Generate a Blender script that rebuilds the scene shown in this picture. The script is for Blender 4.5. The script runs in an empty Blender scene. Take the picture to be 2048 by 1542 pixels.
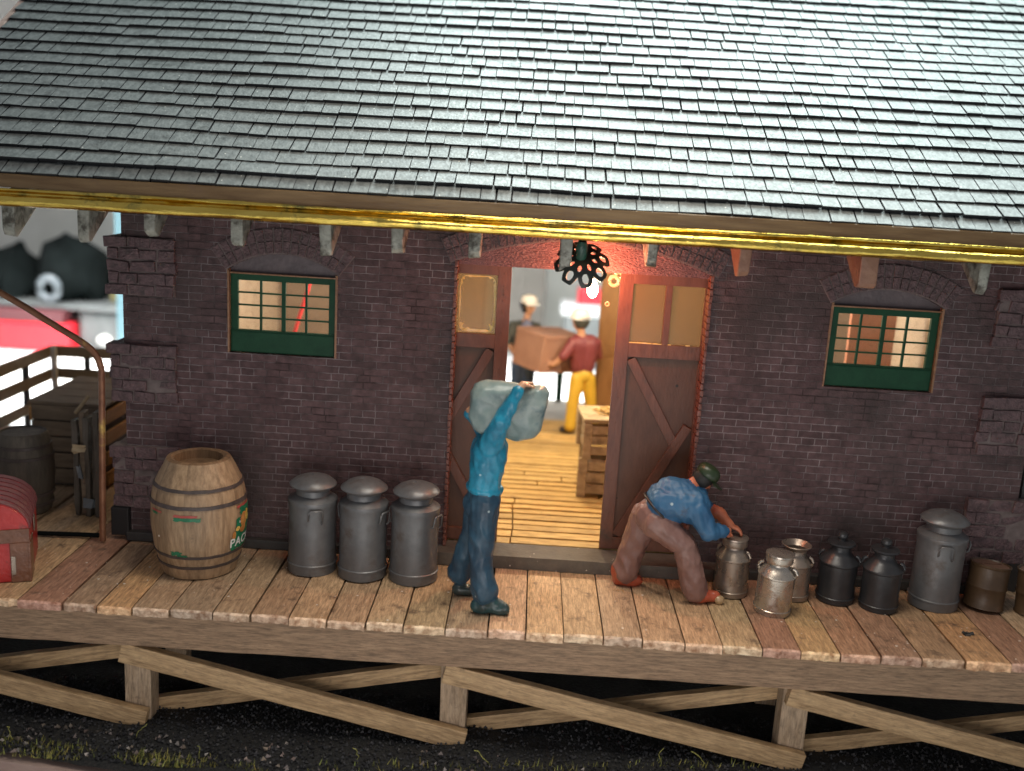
import bpy, bmesh, math, random
import numpy as np
from mathutils import Vector, Matrix, noise as mnoise
R = math.radians
sc = bpy.context.scene
col = sc.collection
rnd = random.Random(7)

# ------------------------------------------------------------------ camera
PITCH, YAW, ROLL = R(12.6), R(0.8), R(3.35)
CAM = Vector((0, -8.43, 3.5))
fw = Vector((-math.sin(YAW)*math.cos(PITCH), math.cos(YAW)*math.cos(PITCH), -math.sin(PITCH)))
r0 = fw.cross(Vector((0, 0, 1))).normalized(); u0 = r0.cross(fw)
rr = r0*math.cos(ROLL) + u0*math.sin(ROLL); uu = rr.cross(fw)
cd = bpy.data.cameras.new('camera'); cam = bpy.data.objects.new('camera', cd); col.objects.link(cam)
cam.matrix_world = Matrix(((rr.x, uu.x, -fw.x, CAM.x), (rr.y, uu.y, -fw.y, CAM.y), (rr.z, uu.z, -fw.z, CAM.z), (0, 0, 0, 1)))
cd.sensor_width = 36; cd.lens = 35.35; cd.clip_start = .05; cd.clip_end = 300
cd.dof.use_dof = True; cd.dof.focus_distance = 8.35; cd.dof.aperture_fstop = .36
sc.camera = cam

# ------------------------------------------------------------------ world, lights, exposure
w = bpy.data.worlds.new('World'); sc.world = w; w.use_nodes = True
bg = w.node_tree.nodes['Background']; bg.inputs[0].default_value = (.92, .93, 1, 1); bg.inputs[1].default_value = .24
sc.view_settings.view_transform = 'Standard'; sc.view_settings.look = 'None'
sc.view_settings.exposure = 0; sc.view_settings.gamma = 1
sc.view_settings.use_curve_mapping = False

def area(name, loc, target, sx, sy, power, color):
    l = bpy.data.lights.new(name, 'AREA'); l.shape = 'RECTANGLE'; l.size = sx; l.size_y = sy
    l.energy = power; l.color = color
    o = bpy.data.objects.new(name, l); col.objects.link(o); o.location = loc
    o.rotation_euler = (Vector(target)-Vector(loc)).to_track_quat('-Z', 'Y').to_euler()
    o['kind'] = 'structure'
    return o
def point(name, loc, power, color, rad=.03):
    l = bpy.data.lights.new(name, 'POINT'); l.energy = power; l.color = color; l.shadow_soft_size = rad
    o = bpy.data.objects.new(name, l); col.objects.link(o); o.location = loc; return o

area('bench_lamp_light', (2.4, 3.4, 9.2), (2.2, 3.0, 3), 9.6, 4.6, 2250, (.86, 1, .98))
o = area('bench_strip_light', (-3.0, 10.5, 6.5), (-3.0, 10.6, -1), 20, 3, 3000, (1, 1, .98)); o.data.spread = R(80)
area('room_window_light', (0, -6.8, .3), (.2, 0, .9), 4.5, 1.8, 98, (1, .93, .89))  # added low fill in front, brightens wall, beam and braces
area('room_ceiling_light', (.5, -2.0, 6.4), (.5, -1.7, 0), 3.4, 1.8, 235, (1, .90, .77))  # added overhead fill, kept small to pool light on the middle of the deck
point('interior_lamp_light', (-1.3, 2.0, 2.7), 150, (1, .91, .78), .08)
point('interior_lamp_light', (2.2, 2.6, 2.7), 130, (1, .91, .78), .08)
point('interior_door_light', (.5, 2.2, 2.75), 165, (1, .79, .49), .08)
point('gooseneck_lamp_light', (.545, -.17, 2.59), 36, (1, .24, .11), .03)
point('side_yard_lamp_light', (-3.72, 2.9, 1.7), 24, (1, .68, .34), .06)

# ------------------------------------------------------------------ materials
def nd(nt, t, **k):
    n = nt.nodes.new(t)
    for a, b in k.items():
        if a.startswith('i_'): n.inputs[a[2:].replace('_', ' ')].default_value = b
        else: setattr(n, a, b)
    return n
def mat(name, c1, c2=None, rough=.6, metal=0, scale=6, stretch=(1, 1, 1), detail=6, bump=.0, bscale=30, attr=False,
        specks=0, speck_col=(.75, .7, .62), lo=.35, hi=.65, grain=0, gscale=22, rvar=0, spec=.5, emis=None, estr=0, coat=0, dirt=None, dirt_scale=3, dirt_lo=.5):
    m = bpy.data.materials.new(name); m.use_nodes = True; nt = m.node_tree; L = nt.links
    b = nt.nodes['Principled BSDF']; b.inputs['Roughness'].default_value = rough; b.inputs['Metallic'].default_value = metal
    b.inputs['Specular IOR Level'].default_value = spec; b.inputs['Coat Weight'].default_value = coat
    tc = nd(nt, 'ShaderNodeTexCoord'); mp = nd(nt, 'ShaderNodeMapping'); mp.inputs['Scale'].default_value = stretch
    L.new(tc.outputs['Object'], mp.inputs[0])
    n1 = nd(nt, 'ShaderNodeTexNoise'); n1.inputs['Scale'].default_value = scale; n1.inputs['Detail'].default_value = detail
    n1.inputs['Roughness'].default_value = .62
    L.new(mp.outputs[0], n1.inputs['Vector'])
    cr = nd(nt, 'ShaderNodeValToRGB'); c2 = c2 or c1
    cr.color_ramp.elements[0].position = lo; cr.color_ramp.elements[1].position = hi
    cr.color_ramp.elements[0].color = (*c1, 1); cr.color_ramp.elements[1].color = (*c2, 1)
    L.new(n1.outputs[0], cr.inputs[0]); out = cr.outputs[0]
    if grain:
        ng = nd(nt, 'ShaderNodeTexNoise'); ng.inputs['Scale'].default_value = gscale; ng.inputs['Detail'].default_value = 4; ng.inputs['Roughness'].default_value = .7
        L.new(mp.outputs[0], ng.inputs['Vector'])
        rg = nd(nt, 'ShaderNodeMapRange'); rg.inputs['From Min'].default_value = .36; rg.inputs['From Max'].default_value = .55; rg.inputs['To Min'].default_value = 1-grain; rg.inputs['To Max'].default_value = 1.06
        L.new(ng.outputs[0], rg.inputs[0])
        mg = nd(nt, 'ShaderNodeMix', data_type='RGBA', blend_type='MULTIPLY'); mg.inputs[0].default_value = 1
        L.new(out, mg.inputs[6]); L.new(rg.outputs[0], mg.inputs[7]); out = mg.outputs[2]
    if attr:
        at = nd(nt, 'ShaderNodeAttribute'); at.attribute_name = 'Col'
        mx = nd(nt, 'ShaderNodeMix', data_type='RGBA', blend_type='MULTIPLY'); mx.inputs[0].default_value = 1
        L.new(out, mx.inputs[6]); L.new(at.outputs[0], mx.inputs[7]); out = mx.outputs[2]
    if dirt:
        n3 = nd(nt, 'ShaderNodeTexNoise'); n3.inputs['Scale'].default_value = dirt_scale; n3.inputs['Detail'].default_value = 8
        n3.inputs['Roughness'].default_value = .7
        L.new(tc.outputs['Object'], n3.inputs['Vector'])
        r3 = nd(nt, 'ShaderNodeMapRange'); r3.inputs['From Min'].default_value = dirt_lo; r3.inputs['From Max'].default_value = dirt_lo+.14
        L.new(n3.outputs[0], r3.inputs[0])
        mx = nd(nt, 'ShaderNodeMix', data_type='RGBA'); L.new(r3.outputs[0], mx.inputs[0]); L.new(out, mx.inputs[6]); mx.inputs[7].default_value = (*dirt, 1)
        out = mx.outputs[2]
    if specks:
        v = nd(nt, 'ShaderNodeTexVoronoi'); v.inputs['Scale'].default_value = specks; L.new(tc.outputs['Object'], v.inputs['Vector'])
        n4 = nd(nt, 'ShaderNodeTexNoise'); n4.inputs['Scale'].default_value = specks*.35; L.new(tc.outputs['Object'], n4.inputs['Vector'])
        ad = nd(nt, 'ShaderNodeMath', operation='MULTIPLY'); L.new(v.outputs['Color'], ad.inputs[0]); ad.inputs[1].default_value = 1
        gt = nd(nt, 'ShaderNodeMath', operation='GREATER_THAN'); L.new(ad.outputs[0], gt.inputs[0]); gt.inputs[1].default_value = .86
        lt = nd(nt, 'ShaderNodeMath', operation='LESS_THAN'); L.new(v.outputs['Distance'], lt.inputs[0]); lt.inputs[1].default_value = .17
        mu = nd(nt, 'ShaderNodeMath', operation='MULTIPLY'); L.new(gt.outputs[0], mu.inputs[0]); L.new(lt.outputs[0], mu.inputs[1])
        mx = nd(nt, 'ShaderNodeMix', data_type='RGBA'); L.new(mu.outputs[0], mx.inputs[0]); L.new(out, mx.inputs[6]); mx.inputs[7].default_value = (*speck_col, 1)
        out = mx.outputs[2]
    L.new(out, b.inputs['Base Color'])
    if rvar:
        mr = nd(nt, 'ShaderNodeMapRange'); mr.inputs['To Min'].default_value = rough-rvar; mr.inputs['To Max'].default_value = rough+rvar
        mr.inputs['From Min'].default_value = .35; mr.inputs['From Max'].default_value = .65
        n5 = nd(nt, 'ShaderNodeTexNoise'); n5.inputs['Scale'].default_value = scale*2.3; n5.inputs['Detail'].default_value = 5; L.new(mp.outputs[0], n5.inputs['Vector'])
        L.new(n5.outputs[0], mr.inputs[0]); L.new(mr.outputs[0], b.inputs['Roughness'])
    if bump:
        n2 = nd(nt, 'ShaderNodeTexNoise'); n2.inputs['Scale'].default_value = bscale; n2.inputs['Detail'].default_value = 7
        L.new(mp.outputs[0], n2.inputs['Vector'])
        bp = nd(nt, 'ShaderNodeBump'); bp.inputs['Strength'].default_value = 1; bp.inputs['Distance'].default_value = bump
        L.new(n2.outputs[0], bp.inputs['Height']); L.new(bp.outputs[0], b.inputs['Normal'])
    if emis:
        b.inputs['Emission Color'].default_value = (*emis, 1); b.inputs['Emission Strength'].default_value = estr
    return m

def brick_mat(name, bw=.215, rh=.0625, c1=(.086, .049, .051), c2=(.130, .077, .079), mortar=(.27, .225, .23), msize=.005, dirt=(.045, .04, .038), bumpd=.010, axis='XZ', seam=.02):
    m = bpy.data.materials.new(name); m.use_nodes = True; nt = m.node_tree; L = nt.links
    b = nt.nodes['Principled BSDF']; b.inputs['Roughness'].default_value = .62; b.inputs['Specular IOR Level'].default_value = .35
    tc = nd(nt, 'ShaderNodeTexCoord'); sx = nd(nt, 'ShaderNodeSeparateXYZ'); L.new(tc.outputs['Object'], sx.inputs[0])
    cb = nd(nt, 'ShaderNodeCombineXYZ')
    if axis == 'XZ': L.new(sx.outputs[0], cb.inputs[0])
    else: L.new(sx.outputs[1], cb.inputs[0])
    L.new(sx.outputs[2], cb.inputs[1])
    nz = nd(nt, 'ShaderNodeTexNoise'); nz.inputs['Scale'].default_value = 12; nz.inputs['Detail'].default_value = 4; L.new(tc.outputs['Object'], nz.inputs['Vector'])
    sb = nd(nt, 'ShaderNodeVectorMath', operation='SUBTRACT'); L.new(nz.outputs['Color'], sb.inputs[0]); sb.inputs[1].default_value = (.5, .5, .5)
    sl = nd(nt, 'ShaderNodeVectorMath', operation='SCALE'); L.new(sb.outputs[0], sl.inputs[0]); sl.inputs['Scale'].default_value = .013
    av = nd(nt, 'ShaderNodeVectorMath', operation='ADD'); L.new(cb.outputs[0], av.inputs[0]); L.new(sl.outputs[0], av.inputs[1])
    br = nd(nt, 'ShaderNodeTexBrick'); L.new(av.outputs[0], br.inputs['Vector'])
    br.inputs['Scale'].default_value = 1; br.inputs['Brick Width'].default_value = bw; br.inputs['Row Height'].default_value = rh
    br.inputs['Mortar Size'].default_value = msize; br.inputs['Mortar Smooth'].default_value = .4; br.inputs['Bias'].default_value = 0
    br.offset = .5; br.offset_frequency = 2; br.squash = .52; br.squash_frequency = 5
    br.inputs['Color1'].default_value = (*c1, 1); br.inputs['Color2'].default_value = (*c2, 1)
    n2 = nd(nt, 'ShaderNodeTexNoise'); n2.inputs['Scale'].default_value = 14; n2.inputs['Detail'].default_value = 8; L.new(tc.outputs['Object'], n2.inputs['Vector'])
    # mortar wash: uneven
    mm = nd(nt, 'ShaderNodeMix', data_type='RGBA'); mm.inputs[6].default_value = (*[x*.55 for x in c1], 1); mm.inputs[7].default_value = (*mortar, 1)
    n6 = nd(nt, 'ShaderNodeTexNoise'); n6.inputs['Scale'].default_value = 2.6; n6.inputs['Detail'].default_value = 6; L.new(tc.outputs['Object'], n6.inputs['Vector'])
    r6 = nd(nt, 'ShaderNodeMapRange'); r6.inputs['From Min'].default_value = .38; r6.inputs['From Max'].default_value = .56; L.new(n6.outputs[0], r6.inputs[0])
    L.new(r6.outputs[0], mm.inputs[0]); L.new(mm.outputs[2], br.inputs['Mortar'])
    mr = nd(nt, 'ShaderNodeMapRange'); mr.inputs['From Min'].default_value = .3; mr.inputs['From Max'].default_value = .7; mr.inputs['To Min'].default_value = .62; mr.inputs['To Max'].default_value = 1.3
    L.new(n2.outputs[0], mr.inputs[0])
    mx = nd(nt, 'ShaderNodeMix', data_type='RGBA', blend_type='MULTIPLY'); mx.inputs[0].default_value = 1
    L.new(br.outputs['Color'], mx.inputs[6]); L.new(mr.outputs[0], mx.inputs[7])
    # soot blotches
    n3 = nd(nt, 'ShaderNodeTexNoise'); n3.inputs['Scale'].default_value = 1.1; n3.inputs['Detail'].default_value = 7; L.new(tc.outputs['Object'], n3.inputs['Vector'])
    r3 = nd(nt, 'ShaderNodeMapRange'); r3.inputs['From Min'].default_value = .48; r3.inputs['From Max'].default_value = .68; r3.inputs['To Max'].default_value = .6; L.new(n3.outputs[0], r3.inputs[0])
    m2 = nd(nt, 'ShaderNodeMix', data_type='RGBA'); L.new(r3.outputs[0], m2.inputs[0]); L.new(mx.outputs[2], m2.inputs[6]); m2.inputs[7].default_value = (*dirt, 1)
    L.new(m2.outputs[2], b.inputs['Base Color'])
    bp = nd(nt, 'ShaderNodeBump'); bp.inputs['Distance'].default_value = bumpd; bp.inputs['Strength'].default_value = 1
    iv = nd(nt, 'ShaderNodeMath', operation='MULTIPLY_ADD'); L.new(br.outputs['Fac'], iv.inputs[0]); iv.inputs[1].default_value = -1
    n7 = nd(nt, 'ShaderNodeTexNoise'); n7.inputs['Scale'].default_value = 60; n7.inputs['Detail'].default_value = 5; L.new(tc.outputs['Object'], n7.inputs['Vector'])
    L.new(n7.outputs[0], iv.inputs[2]); L.new(iv.outputs[0], bp.inputs['Height']); L.new(bp.outputs[0], b.inputs['Normal'])
    return m

def glass_mat(name, tint, opac, rough=.12, dust=(.6, .5, .38), translucent=None, var=.07):
    m = bpy.data.materials.new(name); m.use_nodes = True; nt = m.node_tree; L = nt.links; nt.nodes.clear()
    o = nd(nt, 'ShaderNodeOutputMaterial'); tr = nd(nt, 'ShaderNodeBsdfTransparent'); tr.inputs[0].default_value = (*tint, 1)
    pb = nd(nt, 'ShaderNodeBsdfPrincipled'); pb.inputs['Base Color'].default_value = (*dust, 1); pb.inputs['Roughness'].default_value = rough
    tc = nd(nt, 'ShaderNodeTexCoord'); n = nd(nt, 'ShaderNodeTexNoise'); n.inputs['Scale'].default_value = 16; n.inputs['Detail'].default_value = 9; n.inputs['Roughness'].default_value = .75
    L.new(tc.outputs['Object'], n.inputs['Vector'])
    r = nd(nt, 'ShaderNodeMapRange'); r.inputs['From Min'].default_value = .5; r.inputs['From Max'].default_value = .72
    r.inputs['To Min'].default_value = opac; r.inputs['To Max'].default_value = min(1, opac+var); L.new(n.outputs[0], r.inputs[0])
    if translucent:
        tl = nd(nt, 'ShaderNodeBsdfTranslucent'); tl.inputs[0].default_value = (*translucent, 1); ms_ = nd(nt, 'ShaderNodeMixShader'); ms_.inputs[0].default_value = .22
        L.new(pb.outputs[0], ms_.inputs[1]); L.new(tl.outputs[0], ms_.inputs[2]); surf = ms_.outputs[0]
    else: surf = pb.outputs[0]
    mx = nd(nt, 'ShaderNodeMixShader'); L.new(r.outputs[0], mx.inputs[0]); L.new(tr.outputs[0], mx.inputs[1]); L.new(surf, mx.inputs[2])
    L.new(mx.outputs[0], o.inputs[0]); return m

M = {}
M['brick'] = brick_mat('brick_wall_paint')
M['brick_side'] = brick_mat('brick_side_paint', axis='YZ')
M['quoin'] = brick_mat('quoin_brick', bw=.205, rh=.099, msize=.008, mortar=(.20, .16, .155), bumpd=.02)
M['arch_brick'] = mat('arch_brick', (.075, .048, .052), (.15, .093, .098), rough=.6, scale=18, bump=.016, bscale=50, dirt=(.05, .04, .04), dirt_scale=8, dirt_lo=.55)
M['arch_mortar'] = mat('arch_mortar', (.12, .095, .09), (.19, .15, .145), rough=.8, scale=12, bump=.004)
M['tymp'] = mat('arch_infill', (.105, .085, .09), (.15, .12, .125), rough=.5, scale=7, bump=.008, bscale=22)
M['tymp_red'] = mat('arch_infill_rough', (.17, .085, .085), (.24, .12, .12), rough=.42, scale=9, bump=.022, bscale=38, stretch=(1, 1, 2))
M['roof'] = mat('slate', (.080, .090, .090), (.150, .162, .160), rough=.56, scale=25, bump=.0045, bscale=60, stretch=(1, .55, .55), specks=30, speck_col=(.55, .55, .5), dirt=(.035, .038, .037), dirt_scale=5, dirt_lo=.56, rvar=.09, spec=.62)
M['roof_edge'] = mat('bare_shingle_edge', (.010, .011, .014), rough=.6)  # black butts and sides: shadow lines under the shingle rows put into colour
M['roof_dark'] = mat('roof_underlay', (.008, .008, .009), rough=.7)
M['fascia'] = mat('fascia_brown', (.105, .062, .026), (.18, .118, .056), rough=.38, scale=3, stretch=(.6, 3, 6), bump=.003, bscale=14, dirt=(.12, .075, .045), dirt_scale=2.5, dirt_lo=.55)
M['brass'] = mat('brass', (.88, .66, .16), (.74, .52, .10), rough=.17, metal=1, scale=4, stretch=(1, 6, 6), bump=.006, bscale=7, rvar=.07, dirt=(.16, .17, .07), dirt_scale=3.2, dirt_lo=.53)
M['rafter'] = mat('rafter_grey', (.22, .225, .19), (.42, .43, .37), rough=.5, scale=12, bump=.012, bscale=26, dirt=(.07, .065, .05), dirt_scale=9, dirt_lo=.48)
M['rafter_brown'] = mat('rafter_brown', (.26, .13, .085), (.34, .19, .12), rough=.5, scale=9, bump=.008, bscale=20)
M['green'] = mat('green_window_paint', (.008, .050, .024), (.012, .068, .032), rough=.5, spec=.25, scale=8, bump=.002, bscale=40)
M['reveal'] = mat('copper_reveal', (.22, .11, .06), (.34, .19, .10), rough=.42, scale=22, bump=.008, bscale=40)
M['door'] = mat('door_brown', (.125, .046, .026), (.175, .068, .038), rough=.42, scale=5, stretch=(3, 3, 1), bump=.003, bscale=18, specks=14, speck_col=(.03, .02, .015), dirt=(.075, .045, .030), dirt_scale=3, dirt_lo=.55)
M['door_panel'] = mat('door_panel', (.095, .043, .025), (.13, .060, .035), rough=.48, scale=4, stretch=(3, 3, 1), bump=.002, bscale=18, specks=9, speck_col=(.02, .015, .01))
M['jamb'] = mat('jamb_red', (.16, .055, .040), (.22, .085, .06), rough=.4, scale=20, bump=.010, bscale=36)
M['window_glass'] = glass_mat('window_glass', (.97, .95, .92), .07, .12, (.6, .5, .38), (.85, .72, .56), .10)
M['dirty_glass'] = glass_mat('dirty_glass', (.72, .60, .44), .45, .2, (.20, .15, .095), (.70, .55, .34), .03)
M['sill'] = mat('sill_grey', (.085, .075, .065), (.13, .115, .095), rough=.34, scale=8, bump=.003, bscale=30, specks=30)
M['dark'] = mat('dark_grey', (.030, .030, .030), (.045, .045, .043), rough=.5, scale=8, bump=.003)
M['black'] = mat('black', (.010, .010, .011), rough=.6)
M['deck'] = mat('deck_wood', (.33, .24, .158), (.69, .55, .395), rough=.55, grain=.38, gscale=13, scale=5, stretch=(9, 1, 4), detail=8, bump=.004, bscale=9, attr=True, specks=17, dirt=(.13, .08, .05), dirt_scale=6, dirt_lo=.55, lo=.32, hi=.68)
M['deck_end'] = mat('deck_plank_end', (.36, .23, .15), (.98, .86, .72), rough=.7, scale=16, bump=.012, bscale=30, attr=True)
M['beam'] = mat('beam_wood', (.21, .13, .075), (.38, .25, .15), rough=.62, scale=4, stretch=(1.1, 5, 13), detail=9, bump=.004, bscale=8, lo=.3, hi=.7, specks=11, grain=.45, gscale=9)
M['brace'] = mat('brace_wood', (.36, .23, .115), (.60, .41, .22), rough=.6, grain=.35, gscale=10, scale=4, stretch=(1, 4, 9), detail=9, bump=.003, bscale=8, dirt=(.10, .065, .04), dirt_scale=8, dirt_lo=.62)
M['post'] = mat('post_wood', (.34, .24, .15), (.50, .37, .25), rough=.65, grain=.35, gscale=10, scale=4, stretch=(7, 5, 1), detail=9, bump=.006, bscale=9, dirt=(.11, .075, .05), dirt_scale=10, dirt_lo=.58)
M['floor'] = mat('interior_floor_wood', (.40, .26, .09), (.74, .52, .21), rough=.6, scale=4, stretch=(1.3, 10, 4), detail=8, bump=.003, bscale=9, attr=True, dirt=(.2, .12, .06), dirt_scale=7, dirt_lo=.62)
M['ballast'] = mat('black_cinder', (.006, .007, .008), (.016, .017, .018), rough=.75, scale=30, bump=.02, bscale=40)
M['stone'] = mat('cinder_stone', (.010, .011, .013), (.055, .055, .057), rough=.6, scale=3, attr=True)
M['grass'] = mat('grass_tuft', (.13, .14, .035), (.26, .27, .09), rough=.7, scale=4, attr=True)
M['barrel'] = mat('barrel_wood', (.22, .145, .085), (.37, .26, .16), rough=.5, scale=5, stretch=(6, 6, 1), detail=8, bump=.004, bscale=10, attr=True, specks=13, dirt=(.13, .09, .06), dirt_scale=4, dirt_lo=.60)
M['hoop'] = mat('hoop_paint', (.045, .035, .032), (.08, .06, .055), rough=.5, scale=14, bump=.006, bscale=40)
M['can'] = mat('can_grey', (.115, .118, .122), (.17, .173, .178), rough=.38, metal=.35, scale=4, bump=.0025, bscale=12, rvar=.06, specks=10, speck_col=(.35, .33, .3), dirt=(.11, .095, .085), dirt_scale=4.5, dirt_lo=.52)
M['can_dark'] = mat('can_dark', (.030, .031, .034), (.048, .05, .054), rough=.33, metal=.3, scale=5, bump=.002, bscale=14, specks=12, speck_col=(.3, .3, .3))
M['can_silver'] = mat('can_silver', (.40, .36, .31), (.52, .47, .41), rough=.27, metal=.8, scale=5, bump=.003, bscale=14, rvar=.1, dirt=(.23, .16, .11), dirt_scale=4, dirt_lo=.54)
M['can_tin'] = mat('can_tin', (.27, .22, .18), (.36, .30, .25), rough=.33, metal=.7, scale=5, bump=.003, bscale=14, rvar=.1)
M['drum'] = mat('drum_brown', (.060, .035, .018), (.095, .058, .030), rough=.42, scale=5, bump=.003, bscale=16, dirt=(.16, .085, .05), dirt_scale=3, dirt_lo=.58)
M['drum_lid'] = mat('drum_lid_rust', (.14, .075, .05), (.22, .12, .08), rough=.45, scale=8, bump=.005)
M['shirt_cyan'] = mat('shirt_cyan', (.008, .13, .22), (.02, .30, .46), rough=.28, scale=6, bump=.007, bscale=12, specks=20, speck_col=(.35, .55, .6), dirt=(.04, .15, .13), dirt_scale=5, dirt_lo=.60)
M['jeans'] = mat('jeans_navy', (.008, .036, .068), (.028, .085, .135), rough=.4, scale=5, bump=.007, bscale=12, specks=18, speck_col=(.3, .38, .4), dirt=(.13, .14, .09), dirt_scale=6, dirt_lo=.66)
M['shoe_teal'] = mat('shoe_teal', (.02, .07, .075), (.045, .045, .04), rough=.32, scale=7, bump=.004)
M['skin'] = mat('skin_paint', (.42, .22, .13), (.50, .27, .16), rough=.45, scale=7, bump=.002)
M['skin_orange'] = mat('skin_orange', (.42, .12, .06), (.50, .17, .09), rough=.42, scale=7, bump=.003)
M['sack'] = mat('sack_pale', (.15, .22, .22), (.27, .32, .295), rough=.32, scale=5, bump=.012, bscale=9, dirt=(.05, .13, .17), dirt_scale=5, dirt_lo=.57)
M['shirt_blue'] = mat('shirt_blue', (.018, .085, .19), (.035, .13, .25), rough=.5, scale=5, bump=.010, bscale=10, specks=12, speck_col=(.35, .45, .5), dirt=(.06, .07, .11), dirt_scale=5, dirt_lo=.60)
M['trouser_brown'] = mat('trouser_mauve', (.19, .10, .085), (.25, .14, .115), rough=.42, scale=5, bump=.006, bscale=9)
M['shoe_red'] = mat('shoe_red', (.36, .065, .03), (.46, .10, .05), rough=.32, scale=7, bump=.004)
M['cap_green'] = mat('cap_green', (.012, .022, .010), (.024, .042, .018), rough=.35, scale=6, bump=.004)
M['hair_black'] = mat('hair_black', (.012, .011, .01), rough=.6, bump=.004)
M['cap_white'] = mat('cap_white', (.74, .74, .70), (.84, .84, .80), rough=.5, scale=5)
M['maroon'] = mat('shirt_maroon', (.15, .03, .036), (.19, .042, .048), rough=.5, scale=5, bump=.006, bscale=10)
M['yellow'] = mat('trouser_yellow', (.58, .37, .03), (.66, .43, .05), rough=.5, scale=5, bump=.006, bscale=10)
M['olive'] = mat('jacket_dark', (.035, .04, .035), (.05, .055, .05), rough=.6, bump=.004)
M['slate_blue'] = mat('shirt_slate', (.10, .12, .20), (.14, .16, .26), rough=.6)
M['denim'] = mat('denim', (.035, .07, .14), (.05, .10, .19), rough=.6)
M['shoe_black'] = mat('shoe_black', (.02, .012, .01), rough=.4)
M['crate_brown'] = mat('carried_box_brown', (.30, .165, .115), (.36, .205, .145), rough=.55, scale=5, bump=.003)
M['crate_tan'] = mat('crate_tan', (.34, .26, .15), (.50, .40, .25), rough=.65, scale=5, stretch=(2, 2, 5), bump=.008, bscale=12, dirt=(.16, .11, .06), dirt_scale=6, dirt_lo=.56)
M['straw'] = mat('straw', (.55, .37, .12), (.75, .55, .24), rough=.7, scale=20, bump=.02)
M['red'] = mat('trunk_red', (.38, .016, .016), (.50, .030, .028), rough=.35, scale=5, bump=.004, dirt=(.16, .03, .025), dirt_scale=5, dirt_lo=.56)
M['maroon_wood'] = mat('trunk_slat', (.17, .05, .055), (.22, .08, .085), rough=.45, scale=5, stretch=(1, 8, 1), bump=.006)
M['leather'] = mat('trunk_leather', (.14, .055, .03), (.20, .085, .045), rough=.35, scale=8, bump=.008, bscale=20)
M['copper'] = mat('copper_pipe', (.17, .07, .04), (.30, .15, .08), rough=.45, metal=.35, scale=5, bump=.004, dirt=(.55, .38, .10), dirt_scale=3.5, dirt_lo=.58)
M['lamp_metal'] = mat('lamp_dark_metal', (.012, .016, .014), (.02, .026, .022), rough=.35, scale=9, bump=.003)
M['lamp_green'] = mat('lamp_green', (.010, .05, .035), (.02, .09, .06), rough=.25, scale=9, bump=.006)
M['bulb'] = mat('bulb', (1, .7, .4), rough=.2, emis=(1, .62, .36), estr=120)
M['lace'] = mat('pale_glue', (.75, .6, .33), rough=.35)
M['glue'] = mat('yellow_glue', (.80, .58, .16), (.9, .7, .3), rough=.25, scale=20)
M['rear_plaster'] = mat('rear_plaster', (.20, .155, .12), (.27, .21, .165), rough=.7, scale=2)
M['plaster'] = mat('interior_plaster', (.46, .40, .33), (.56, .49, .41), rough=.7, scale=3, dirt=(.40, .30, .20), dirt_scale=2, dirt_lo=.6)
M['salmon'] = mat('salmon_card', (.56, .24, .15), (.62, .29, .19), rough=.6, scale=2)
M['rear_door'] = mat('rear_door_orange', (.20, .095, .030), (.27, .135, .045), rough=.55, scale=3, stretch=(4, 4, 1), bump=.003)
M['dim_wood'] = mat('weathered_wood', (.12, .088, .058), (.20, .15, .10), rough=.65, scale=4, stretch=(1, 6, 6), bump=.004, bscale=9)
M['olive_wood'] = mat('olive_rail_wood', (.20, .15, .085), (.26, .20, .12), rough=.65, scale=4, stretch=(1, 6, 6), bump=.004, bscale=9)
M['orange_wood'] = mat('orange_slat_wood', (.42, .21, .06), (.52, .28, .10), rough=.6, scale=4, stretch=(6, 1, 6), bump=.004)  # orange lamplight on the crate sides put into the wood colour
M['dark_wood'] = mat('dark_barrel_wood', (.06, .05, .038), (.10, .085, .065), rough=.55, scale=5, stretch=(6, 6, 1), bump=.005, attr=True)
M['white_paint'] = mat('white_paint', (.72, .70, .66), rough=.5)
M['paper'] = mat('white_paper', (.86, .88, .88), rough=.6)
M['table'] = mat('table_white', (.80, .78, .77), (.88, .86, .85), rough=.5, scale=2)
M['base_edge'] = mat('base_board_edge', (.30, .21, .18), (.38, .28, .24), rough=.7, scale=5, stretch=(1, 5, 5))
M['bg_wall'] = mat('workshop_wall', (.66, .63, .58), (.80, .77, .72), rough=.8, scale=.35, lo=.4, hi=.6)
M['bg_red'] = mat('bright_red_plastic', (.80, .03, .045), rough=.35)
M['bg_maroon'] = mat('maroon_box', (.12, .035, .04), rough=.5)
M['bg_grey'] = mat('grey_metal', (.10, .11, .11), (.16, .17, .17), rough=.4, scale=2)
M['bg_taupe'] = mat('taupe_cabinet', (.17, .15, .13), (.25, .225, .20), rough=.7, scale=.8)
M['bg_black'] = mat('black_bag', (.004, .006, .006), (.008, .011, .011), rough=.95, scale=2, spec=.1)
M['bg_blue'] = mat('pale_blue_board', (.30, .52, .60), rough=.5)
M['bg_olive'] = mat('olive_board', (.28, .24, .10), rough=.6)
M['tape'] = mat('tape_white', (.13, .15, .165), rough=.35)
M['resin'] = mat('amber_resin', (.40, .26, .13), (.52, .38, .22), rough=.25, scale=14, bump=.008, coat=.5)
M['text_white'] = mat('barrel_lettering', (.62, .62, .58), (.75, .74, .70), rough=.5, scale=20)
M['p_green'] = mat('painted_green', (.012, .13, .06), (.02, .19, .09), rough=.4, scale=12, bump=.004)
M['p_red'] = mat('painted_red', (.36, .06, .05), (.44, .10, .08), rough=.5, scale=12)
M['p_orange'] = mat('painted_orange', (.42, .16, .04), (.52, .24, .07), rough=.45, scale=12, bump=.004)
M['p_yellow'] = mat('painted_yellow', (.60, .36, .07), (.70, .46, .12), rough=.45, scale=12)
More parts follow.
